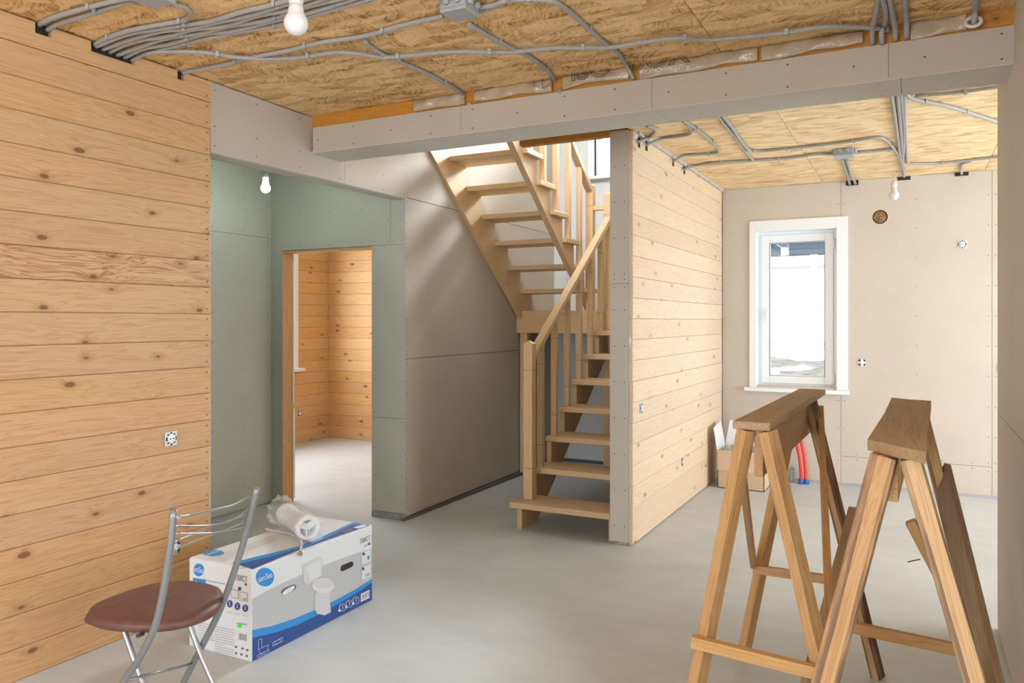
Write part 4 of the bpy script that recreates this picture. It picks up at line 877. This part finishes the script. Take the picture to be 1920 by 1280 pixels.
for pl_ in ([(484, 1199), (490, 1197), (490, 1214), (484, 1217)], [(484, 1217), (503, 1208), (500, 1219), (488, 1226)], [(511, 1204), (529, 1194), (529, 1201), (511, 1211)], [(515, 1202), (525, 1197), (525, 1203), (515, 1208)], [(482, 1228), (504, 1217), (504, 1221), (482, 1232)]):
    for a, b_ in zip(pl_, pl_[1:]+pl_[:1]):
        A = onX(*a, BX1); B = onX(*b_, BX1); beam('printed_line', (BX1+.0024, A.y, A.z), (BX1+.0024, B.y, B.z), .0012, .0006, wpr, tb, up=(1, 0, 0), bev=0)
# side face toward the camera
ell('L', 373, 1068, 10, 12, lblue, 2, 'printed_logo', 24); ptext('senSea', (373, 1068), 'L', .036, wpr, 4, .72)
decal('printed_band', [(362, 1083), (386, 1086), (386, 1104), (362, 1101)], 'L', lblue, 2)
ell('L', 368, 1092, 3, 3.5, wpr, 3); ell('L', 377, 1094, 3, 3, wpr, 3); decal('printed_line', [(363, 1082.5), (422, 1094), (422, 1095), (363, 1083.8)], 'L', lblue, 3)
ptext('ТВИСТ', (452, 1084.5), 'L', .036, dink, 2, .62); ell('L', 461.5, 1095, 2.2, 2.6, dink, 3)
for x0, y0, m_ in ((433, 1103, cpale), (450, 1108, cpale)): decal('icon_panel', [(x0, y0), (x0+15, y0+2.5), (x0+15, y0+20), (x0, y0+17)], 'L', tink, 2); decal('icon_panel', [(x0+1.5, y0+2), (x0+13.5, y0+4), (x0+13.5, y0+18), (x0+1.5, y0+15.5)], 'L', cpal2, 3)
ell('L', 433, 1103, 3, 3.6, cblue, 4); ell('L', 450, 1103, 3, 3.6, cblue, 4); decal('printed_mark', [(455, 1120), (463, 1121), (463, 1125), (455, 1124)], 'L', tink, 4)
for cx_, cy_, d_ in ((431.5, 1131.5, '5'), (445.5, 1136, '3'), (460.5, 1139.5, '3')): ell('L', cx_, cy_, 5.4, 7, cblue, 3); ptext(d_, (cx_, cy_), 'L', .026, wpr, 5)
for cx_ in (431, 445.5, 460): decal('printed_line', [(cx_-5, 1146+.22*(cx_-431)), (cx_+5, 1148+.22*(cx_-431)), (cx_+5, 1149+.22*(cx_-431)), (cx_-5, 1147+.22*(cx_-431))], 'L', tink, 3)
ell('L', 450, 1172, 4.5, 4.5, grn, 3); decal('printed_mark', [(444, 1166), (463, 1169), (463, 1172), (444, 1169)], 'L', tink, 2)
barcode('L', 446.5, 1184, 463.5, 1201, -3.5, cw, dink, 2, 9)
for k in range(6): decal('printed_line', [(389, 1096+2.6*k), (410, 1100+2.6*k), (410, 1100.8+2.6*k), (389, 1096.8+2.6*k)], 'L', tink, 2)
for blk, x0, x1 in ((0, 373, 402), (1, 403, 440)):
    for k in range(13):
        if blk == 0 and k > 7: continue
        y = 1166+4.6*k+(7 if blk else 0); xe = x1-(4+7*((k*5) % 3) if k % 4 == 3 else 0); s_ = .21
        decal('printed_line', [(x0, y), (xe, y+s_*(xe-x0)), (xe, y+s_*(xe-x0)+1.2), (x0, y+1.2)], 'L', tink, 2)
for x, y in ((443, 1212), (455, 1215), (464, 1218), (443, 1224), (453, 1226), (463, 1229)): decal('printed_mark', [(x-2, y-2), (x+2, y-1.6), (x+2, y+2.4), (x-2, y+2)], 'L', dink, 2)
# top face
decal('printed_band', [(434, 1055), (470, 1046), (520, 1034), (560, 1024), (590, 1012), (625, 996), (660, 980), (668, 978), (703, 986), (560, 1031), (474, 1064)], 'T', lblue, 1)
decal('printed_band', [(446, 1058), (480, 1050), (530, 1037), (570, 1026), (605, 1012), (640, 994), (662, 983), (703, 986), (560, 1031), (474, 1067)], 'T', cblue, 2)
decal('printed_band', [(385, 1048), (520, 1000), (545, 1003), (430, 1046), (425, 1052)], 'T', cpale, 1)
ell('T', 400, 1036.5, 20, 5.6, lblue, 3, 'printed_logo', 24); ptext('senSea', (400, 1036.5), 'T', .034, wpr, 5, .9)
decal('printed_mark', [(662, 989), (680, 984), (690, 986), (672, 992)], 'T', wpr, 4); ptext('5 3 3', (652, 995), 'T', .03, cpale, 4); ptext('УНИТАЗ - КОМПАКТ', (495, 1051), 'T', .028, lblue, 4)

# ---- plastic-wrapped pipe elbow on the carton
pr = empty('wrapped_pipe', (-2.72, 2.95, BZ+.004), 'white plastic pipe wrapped in a crinkled clear bag lying on the carton', 'pipe')
A = Vector((-2.92, 3.085, .453)); B = Vector((-2.585, 2.885, .462)); ax = (B-A).normalized(); F3 = ax.to_track_quat('Z', 'Y').to_matrix().to_4x4(); Lp = (B-A).length
lathe('pipe', [(.030, 0), (.052, .004), (.055, .02), (.055, .05), (.050, .06), (.050, Lp-.07), (.058, Lp-.06), (.058, Lp-.01), (.055, Lp), (.041, Lp), (.039, Lp-.01), (.039, Lp-.10), (0, Lp-.10)], M['rollwhite'], pr, Matrix.Translation(A) @ F3, 28)
for k in range(3): beam('inner_rib', A+ax*(Lp-.03), A+ax*(Lp-.03)+(F3.to_3x3() @ Vector((math.cos(k*2.1+.5), math.sin(k*2.1+.5), 0)))*.038, .004, .03, M['rollwhite'], pr, bev=0)
rnd = random.Random(5); V, F = [], []; prof = [(-.10, .055), (-.075, .078), (-.04, .072), (0, .064), (.06, .066), (.12, .062), (.18, .064), (.24, .066), (Lp, .070), (Lp+.02, .066), (Lp+.05, .056), (Lp+.075, .040), (Lp+.09, .018)]
for i, (s_, r_) in enumerate(prof):
    for k in range(28):
        a = 2*math.pi*k/28; flat = 1.0
        rr_ = r_*(1+rnd.uniform(-.05, .10)*(2.2 if (i < 3 or i > 8) else 1)); p = Vector((math.cos(a)*rr_*flat, math.sin(a)*rr_, s_+rnd.uniform(-.004, .004)))
        p = A+F3.to_3x3() @ p; p.z = max(p.z, BZ+.006); V.append(p)
for i in range(len(prof)-1):
    for k in range(28): F.append((i*28+k, i*28+(k+1) % 28, (i+1)*28+(k+1) % 28, (i+1)*28+k))
obj('clear_bag', new_mesh('clear_bag', V, F, M['bag']), pr)
hs = empty('braided_hose', onZ(540, 1000, BZ+.012), 'thin braided metal hose with brass nut drooping over the carton edge', 'hose')
br = mottled('steel braid', (.35, .33, .33), (.75, .72, .72), 220, .35, bump=.6)
zz = BZ+.011
tube('hose', [onZ(497, 991, zz), onZ(520, 996, zz), onZ(545, 1001, zz), onZ(560, 1008, zz), onX(565, 1019, BX1+.002)+Vector((0, 0, .004)), onX(565, 1027, BX1+.012), onX(563.5, 1034, BX1+.012)], .0065, br, hs, 10)
q = onX(563.5, 1037, BX1+.012); lathe('brass_nut', [(.006, .012), (.012, .010), (.0125, -.006), (.008, -.008), (.006, -.002), (0, -.002)], plain('brass', (.55, .42, .28), .3, .9), hs, Matrix.Translation(q) @ Matrix.Rotation(.5, 4, 'Y'), 6, False)
lathe('end_pin', [(.003, 0), (.003, .02)], plain('brass pin', (.5, .4, .28), .3, .9), hs, Matrix.Translation(onZ(495, 991, zz)), 8)

# ================================================================== CHAIR
ch = empty('folding_chair', (-2.33, 1.9, 0), 'folding chair with brown leatherette seat and grey tube back at lower left', 'chair')
def cl(w_, f_, z_): return Vector((-2.231-f_, 1.762+w_+.011*f_, z_))
YL = 1.69
tube('back_tube', [onY(x, y, YL) for x, y in ((325, 955), (323, 988), (320, 1020), (314, 1060), (305, 1115), (289, 1178), (260, 1236), (230, 1282))]+[Vector((-2.40, YL, .135)), Vector((-2.47, YL, .010))], .0118, M['greytube'], ch, 12)
tube('back_tube', [cl(.276, f_, z_) for f_, z_ in ((-.170, .870), (-.136, .761), (-.089, .632), (-.043, .525), (.002, .43), (.055, .340), (.13, .225), (.208, .100), (.262, .010))], .0118, M['greytube'], ch, 12)
for i_, (w_, P) in enumerate(((0.022, ((.222, .428), (.165, .33), (.10, .225), (.03, .11), (-.035, .010))), (.250, ((.185, .428), (.15, .355), (.09, .25), (.0, .125), (-.075, .010))))):
    tube('front_leg', [cl(w_, a, b_) for a, b_ in P], .0105, M['chrome'], ch, 12)
    for a, b_ in (P[-1],): lathe('foot_cap', [(.013, -.010), (.014, .02), (.011, .024)], M['wire'], ch, Matrix.Translation(cl(w_, a, b_)), 10)
for p_ in (Vector((-2.47, YL, .010)), cl(.276, .262, .010)): lathe('foot_cap', [(.014, -.010), (.015, .02), (.012, .024)], M['wire'], ch, Matrix.Translation(p_), 10)
tube('cross_rod', [onY(234, 1276, YL), cl(.276, .155, .185)], .005, M['greytube'], ch, 8)
tube('cross_rod', [cl(.022, .0, .068), cl(.250, -.035, .068)], .005, M['chrome'], ch, 8)
tube('seat_rail', [cl(.03, .225, .430), cl(.255, .19, .430)], .007, M['chrome'], ch, 8)
for P in (((331, 969), (385, 960), (425, 950), (474, 930)), ((331, 985), (385, 985), (430, 977), (471, 948)), ((330, 1000), (390, 999), (430, 994), (463, 986)), ((329, 1014), (383, 993), (430, 976), (467, 962)), ((328, 1029), (387, 1006), (430, 990), (464, 976)), ((331, 972), (400, 955), (440, 945), (476, 922))):
    yy = [1.692, 1.83, 1.93, 2.036]; tube('back_rod', [onY(x, y, Y_) for (x, y), Y_ in zip(P, yy)], .0028, M['chrome'], ch, 6)
out = [(-.078, .268), (-.082, .16), (-.050, .045), (.015, -.045), (.105, -.082), (.20, -.062), (.268, -.005), (.325, .06), (.345, .155), (.325, .255), (.25, .330), (.14, .352), (.03, .345), (-.02, .325)]
sm = smooth_path([Vector((a, b_, 0)) for a, b_ in out+out[:1]], 4)[:-1]
cxs = sum(p.x for p in sm)/len(sm); cys = sum(p.y for p in sm)/len(sm); V, F = [], []; prof = [(.90, .430), (.97, .432), (1.0, .441), (1.0, .451), (.97, .463), (.88, .472), (.70, .480), (.40, .485), (.12, .487)]
n_ = len(sm)
for s_, z_ in prof: V += [cl(cxs+(p.x-cxs)*s_, cys+(p.y-cys)*s_, z_) for p in sm]
for i in range(len(prof)-1):
    for k in range(n_): F.append((i*n_+k, i*n_+(k+1) % n_, (i+1)*n_+(k+1) % n_, (i+1)*n_+k))
F.append(tuple(range(n_))); F.append(tuple((len(prof)-1)*n_+k for k in range(n_)))
me = new_mesh('seat', V, F, mottled('brown leatherette', (.115, .050, .042), (.155, .072, .060), 26, .50, bump=.25)); se = obj('seat', me, ch); fixn(se)
for p in me.polygons: p.use_smooth = len(p.vertices) == 4
for w_, f_ in ((-.055, .012), (.266, .0)): lathe('pivot_bolt', [(.007, -.012), (.007, .012)], M['wire'], ch, Matrix.Translation(cl(w_, f_, .436)) @ Matrix.Rotation(R90, 4, 'X'), 8)

# ================================================================== SAWHORSES
s1 = empty('sawhorse', (-.42, 3.0, 0), 'tall timber sawhorse on the left, with light sawn legs and a brown top board', 'sawhorse', 'sawhorses')
beam('top_board', (-.443, 2.458, 1.1375), (-.410, 3.775, 1.1375), .112, .025, M['sawC'], s1, bev=.003)
beam('spine', (-.428, 2.50, 1.050), (-.411, 3.64, 1.050), .027, .148, M['sawA'], s1)
def leg(root, a, b_, mat, w=.036, t=.050, roll=.5): return beam('leg', a, b_, w, t, mat, root, up=(0, 1, 0), roll=roll)
leg(s1, (-.462, 2.485, 1.122), (-.672, 2.485, 0), M['sawA']); leg(s1, (-.398, 2.485, 1.122), (-.150, 2.485, 0), M['sawA'])
leg(s1, (-.452, 3.52, 1.122), (-.665, 3.52, 0), M['sawA']); leg(s1, (-.392, 3.52, 1.122), (-.130, 3.52, 0), M['sawB'], .036, .05)
beam('crossbar', (-.622, 2.442, .452), (-.226, 2.442, .428), .03, .036, M['sawA'], s1)
beam('crossbar', (-.62, 3.485, .385), (-.20, 3.485, .385), .024, .036, M['sawA'], s1)
beam('brace', (-.497, 2.54, 1.075), (-.615, 3.46, .42), .022, .055, M['sawA'], s1)
beam('brace', (-.360, 3.62, 1.07), (-.216, 2.46, .475), .024, .055, M['sawA'], s1)
s2 = empty('sawhorse', (0, 2.7, 0), 'tall timber sawhorse on the right, with bark-edged legs and a wide weathered top board', 'sawhorse', 'sawhorses')
tpo = extrude_xy('top_board', [(-.108, 2.235), (-.05, 2.165), (.024, 2.080), (.042, 2.75), (.059, 3.43), (-.01, 3.45), (-.08, 3.50), (-.088, 2.9)], 1.122, 1.150, M['sawC'], None)
tm = tpo.data; Rz = Matrix.Rotation(-R90, 4, 'Z'); tm.transform(Rz @ Matrix.Translation((0, -2.8, -1.136))); place(tpo, s2, Matrix.Translation((0, 2.8, 1.136)) @ Matrix.Rotation(R90, 4, 'Z'))
beam('spine', (-.048, 2.19, 1.062), (-.018, 3.32, 1.062), .026, .118, M['sawA'], s2)
leg(s2, (-.066, 2.175, 1.120), (-.325, 2.175, 0), M['sawB'], .060, .044, .15); leg(s2, (-.008, 2.16, 1.120), (.288, 2.16, 0), M['sawB'], .046, .036, .1)
leg(s2, (-.050, 3.22, 1.120), (-.300, 3.22, 0), M['sawB'], .044, .036, .2); leg(s2, (.025, 3.22, 1.120), (.275, 3.22, 0), M['sawB'], .045, .032, 0)
beam('crossbar', (-.262, 3.185, .315), (.225, 3.185, .288), .024, .042, M['sawA'], s2)
beam('brace', (-.205, 3.27, .70), (-.330, 2.08, .13), .030, .11, M['sawC'], s2)
beam('brace', (.095, 3.26, .905), (.190, 1.98, .47), .022, .080, M['sawD'], s2, roll=-.35)
beam('brace', (-.012, 3.17, .735), (.158, 3.17, .395), .035, .055, M['sawA'], s2, up=(0, 1, 0))
tube('nail', [(-.02, 3.12, .60), (.02, 3.12, .615)], .002, M['wire'], s2, 6)

# ================================================================== FAR CORNER THINGS
cb = empty('cardboard_box', (-1.33, 7.0, 0), 'open cardboard box with white flaps in the far corner behind the left sawhorse', 'box')
card = mottled('cardboard', (.60, .45, .29), (.64, .49, .33), 5, .8, bump=0); card2 = mottled('pinkish cardboard', (.68, .50, .37), (.71, .54, .41), 5, .8, bump=0)
X0, X1, Y0_, Y1_ = -1.53, -1.135, 6.90, 7.22
multi('carton_body', [box_vf((X0, Y0_, 0), (X1, Y0_+.006, .33)), box_vf((X0, Y1_-.006, 0), (X1, Y1_, .33)), box_vf((X0, Y0_, 0), (X0+.006, Y1_, .33)), box_vf((X1-.006, Y0_, 0), (X1, Y1_, .33)), box_vf((X0, Y0_, 0), (X1, Y1_, .006))], card, cb)
box('front_flap', (X0+.002, Y0_-.006, .155), (X1-.002, Y0_-.001, .33), card2, cb)
def flap(pts): o = obj('flap', new_mesh('flap', pts, [(0, 1, 2, 3)], M['white']), cb); o.modifiers.new('s', 'SOLIDIFY').thickness = .005; return o
flap([(X0, Y0_, .33), (X0, Y1_, .33), (X0-.04, Y1_+.0, .55), (X0-.03, Y0_, .52)]); flap([(X0, Y1_, .33), (X1, Y1_, .33), (X1+.02, Y1_+.05, .57), (X0+.03, Y1_+.05, .55)])
flap([(X1, Y0_, .33), (X1, Y1_, .33), (X1+.10, Y1_, .44), (X1+.10, Y0_, .42)])
pk = tag(obj('polythene_liner', new_mesh('polythene_liner', [(X0+.02+.03*i+.006*math.sin(i*j), Y0_+.02+.045*j, .31+.03*math.sin(i*1.7+j*2.3)+.02*math.cos(j*3.1*i)) for i in range(12) for j in range(7)], [(i*7+j, i*7+j+1, i*7+j+8, i*7+j+7) for i in range(11) for j in range(6)], M['bag'])), 'crumpled clear liner spilling in the open cardboard box', 'liner')
pk.modifiers.new('s', 'SOLIDIFY').thickness = .001
red = plain('red corrugated pipe', (.80, .035, .03), .45); blu = plain('blue sleeve', (.04, .14, .42), .5); yel = plain('yellow hose', (.75, .72, .10), .5)
rp = empty('heating_pipe', (-.895, 7.40, 0), 'red heating pipe rising from the floor before the far wall, left of two', 'pipe', 'red heating pipes')
tube('pipe', [(-.900, 7.40, 0), (-.900, 7.40, .10), (-.915, 7.40, .25), (-.955, 7.41, .42), (-.99, 7.43, .52)], .014, red, rp, 12); lathe('sleeve', [(.024, 0), (.024, .045), (.015, .05)], blu, rp, Matrix.Translation((-.900, 7.40, 0)), 14)
rp = empty('heating_pipe', (-.865, 7.42, 0), 'red heating pipe rising from the floor before the far wall, right of two', 'pipe', 'red heating pipes')
tube('pipe', [(-.862, 7.42, 0), (-.865, 7.42, .12), (-.880, 7.42, .27), (-.910, 7.43, .42), (-.93, 7.45, .54)], .014, red, rp, 12); lathe('sleeve', [(.024, 0), (.024, .035), (.015, .04)], blu, rp, Matrix.Translation((-.855, 7.42, 0)), 14)
yh = tag(tube('yellow_hose', [(-1.10, 7.15, .0), (-1.09, 7.15, .06), (-1.085, 7.16, .16), (-1.11, 7.17, .24)], .012, yel, None, 10), 'short yellow hose standing behind the cardboard box', 'hose')
cp = tag(tube('copper_stub', [(-.985, 7.44, 0.0), (-.985, 7.44, .10), (-.975, 7.44, .13)], .02, plain('grey blue stub', (.30, .34, .40), .5), None, 12), 'grey blue pipe stub on the floor left of the red pipes', 'pipe')
bk = tag(tube('cable', [(-.115, 7.50, .27), (-.12, 7.45, .20), (-.13, 7.40, .12), (-.15, 7.42, .02)], .007, plain('dark green cable', (.05, .09, .09), .5), None, 8), 'dark cable hanging from the far wall to the floor behind the right sawhorse', 'cable')

# ================================================================== OUTSIDE
gm, n, l, b = nt('thawing grass'); tc = n.new('ShaderNodeTexCoord'); a_ = node(n, 'ShaderNodeTexNoise'); a_.inputs['Scale'].default_value = .55; a_.inputs['Detail'].default_value = 4; l.new(tc.outputs['Object'], a_.inputs['Vector'])
g_ = node(n, 'ShaderNodeTexNoise'); g_.inputs['Scale'].default_value = 5; g_.inputs['Detail'].default_value = 6; l.new(tc.outputs['Object'], g_.inputs['Vector'])
l.new(mix(n, l, ramp(n, l, a_.outputs[0], [(.50, (0, 0, 0)), (.56, (1, 1, 1))]), ramp(n, l, g_.outputs[0], [(.35, (.10, .085, .07)), (.65, (.23, .205, .17))]), (.62, .64, .68)), b.inputs['Base Color']); b.inputs['Roughness'].default_value = .95
gr = struct(obj('ground', new_mesh('ground', [(-30, 7.75, -.1), (20, 7.75, -.1), (20, 11, .25), (-30, 11, .25), (20, 20.6, .98), (-30, 20.6, .98), (20, 60, 1.0), (-30, 60, 1.0)], [(0, 1, 2, 3), (3, 2, 4, 5), (5, 4, 6, 7)], gm)), 'bank of dry grass with melting snow outside the window', 'ground')
fc = empty('fence', (-2.5, 20.6, .95), 'tall white panel fence beyond the grass outside the window', 'fence')
fw = plain('white fence', (.62, .64, .66), .6)
for k in range(7):
    x = -12.6+2.6*k; box('fence_panel', (x+.07, 20.60, 1.0), (x+2.53, 20.64, 3.08), fw, fc)
    for z in (1.62, 2.78): box('rail', (x+.07, 20.575, z), (x+2.53, 20.60, z+.05), plain('dark fence rail', (.35, .35, .36), .6) if k+z < 2 else bpy.data.materials['dark fence rail'], fc)  # rails in a darker grey than the panels
for k in range(8): x = -12.6+2.6*k; box('post', (x-.09, 20.55, .9), (x+.09, 20.68, 3.10), fw, fc, .01)
hb = plain('blue grey siding', (.085, .11, .15), .7); hl = plain('house trim', (.22, .24, .27), .7)
ho = empty('house', (-4.0, 36, 1), 'blue grey sided house standing behind the white fence outside', 'house')
for k in range(22): box('siding_board', (-7.2, 35.98, 1+.24*k), (2.0, 36.03, 1+.24*k+.225), hb, ho)
box('wall', (-7.2, 36.03, 1), (2.0, 40, 6.3), hb, ho)
box('window', (-3.05, 35.94, 2.8), (-2.6, 35.99, 5.4), hl, ho); box('window', (-2.3, 35.94, 3.2), (-1.6, 35.99, 5.2), plain('house window', (.30, .34, .40), .3), ho)
rf = extrude_xy('roof', [(-7.8, 35.4), (2.6, 35.4), (2.6, 40.6), (-7.8, 40.6)], 6.3, 6.5, hb, ho)
bm_, n, l, b = nt('birch bark'); tc = n.new('ShaderNodeTexCoord'); mp = n.new('ShaderNodeMapping'); mp.inputs['Scale'].default_value = (2, 2, 9); l.new(tc.outputs['Object'], mp.inputs[0]); ns = node(n, 'ShaderNodeTexNoise'); ns.inputs['Scale'].default_value = 1.2; l.new(mp.outputs[0], ns.inputs['Vector']); l.new(ramp(n, l, ns.outputs[0], [(.50, (.36, .36, .36)), (.60, (.09, .09, .10))]), b.inputs['Base Color'])
bi = empty('birch_tree', (-6.9, 29, 1), 'white birch trunk beyond the fence, left in the window', 'tree')
bx_ = onY(1470, 475, 29).x
bi.location.x = bx_
tube('trunk', [(bx_, 29, .8), (bx_+.03, 29, 4), (bx_-.05, 29, 9)], lambda t: .17-.06*t, bm_, bi, 12)
for k in range(5): tube('branch', [(bx_, 29, 4+k*.8), (bx_+(.6 if k % 2 else -.6), 29.1, 4.5+k*.8), (bx_+(1.1 if k % 2 else -1.2), 29.2, 5.4+k*.8)], .03, bm_, bi, 6)
pn = empty('conifer', (-9.2, 33, 1), 'dark bluish conifer beside the birch trunk', 'tree')
px_ = onY(1448, 470, 33).x; pn.location.x = px_-.6
cg = mottled('conifer green', (.04, .055, .06), (.10, .13, .14), 4, .9, bump=.5)
tube('trunk', [(px_-.6, 33, .8), (px_-.6, 33, 8.6)], .12, cg, pn, 8)
for k in range(7):
    V, F = [], []; rad = 1.7-.2*k; zc = 2.2+.9*k
    for j in range(18): r_ = rad*(1 if j % 2 else .72); V.append((px_-.6+r_*math.cos(j*math.pi/9), 33+r_*math.sin(j*math.pi/9), zc-.25*(j % 2)))
    V.append((px_-.6, 33, zc+1.2)); F = [(j, (j+1) % 18, 18) for j in range(18)]+[tuple(range(17, -1, -1))]
    obj('bough', new_mesh('bough', V, F, cg), pn)
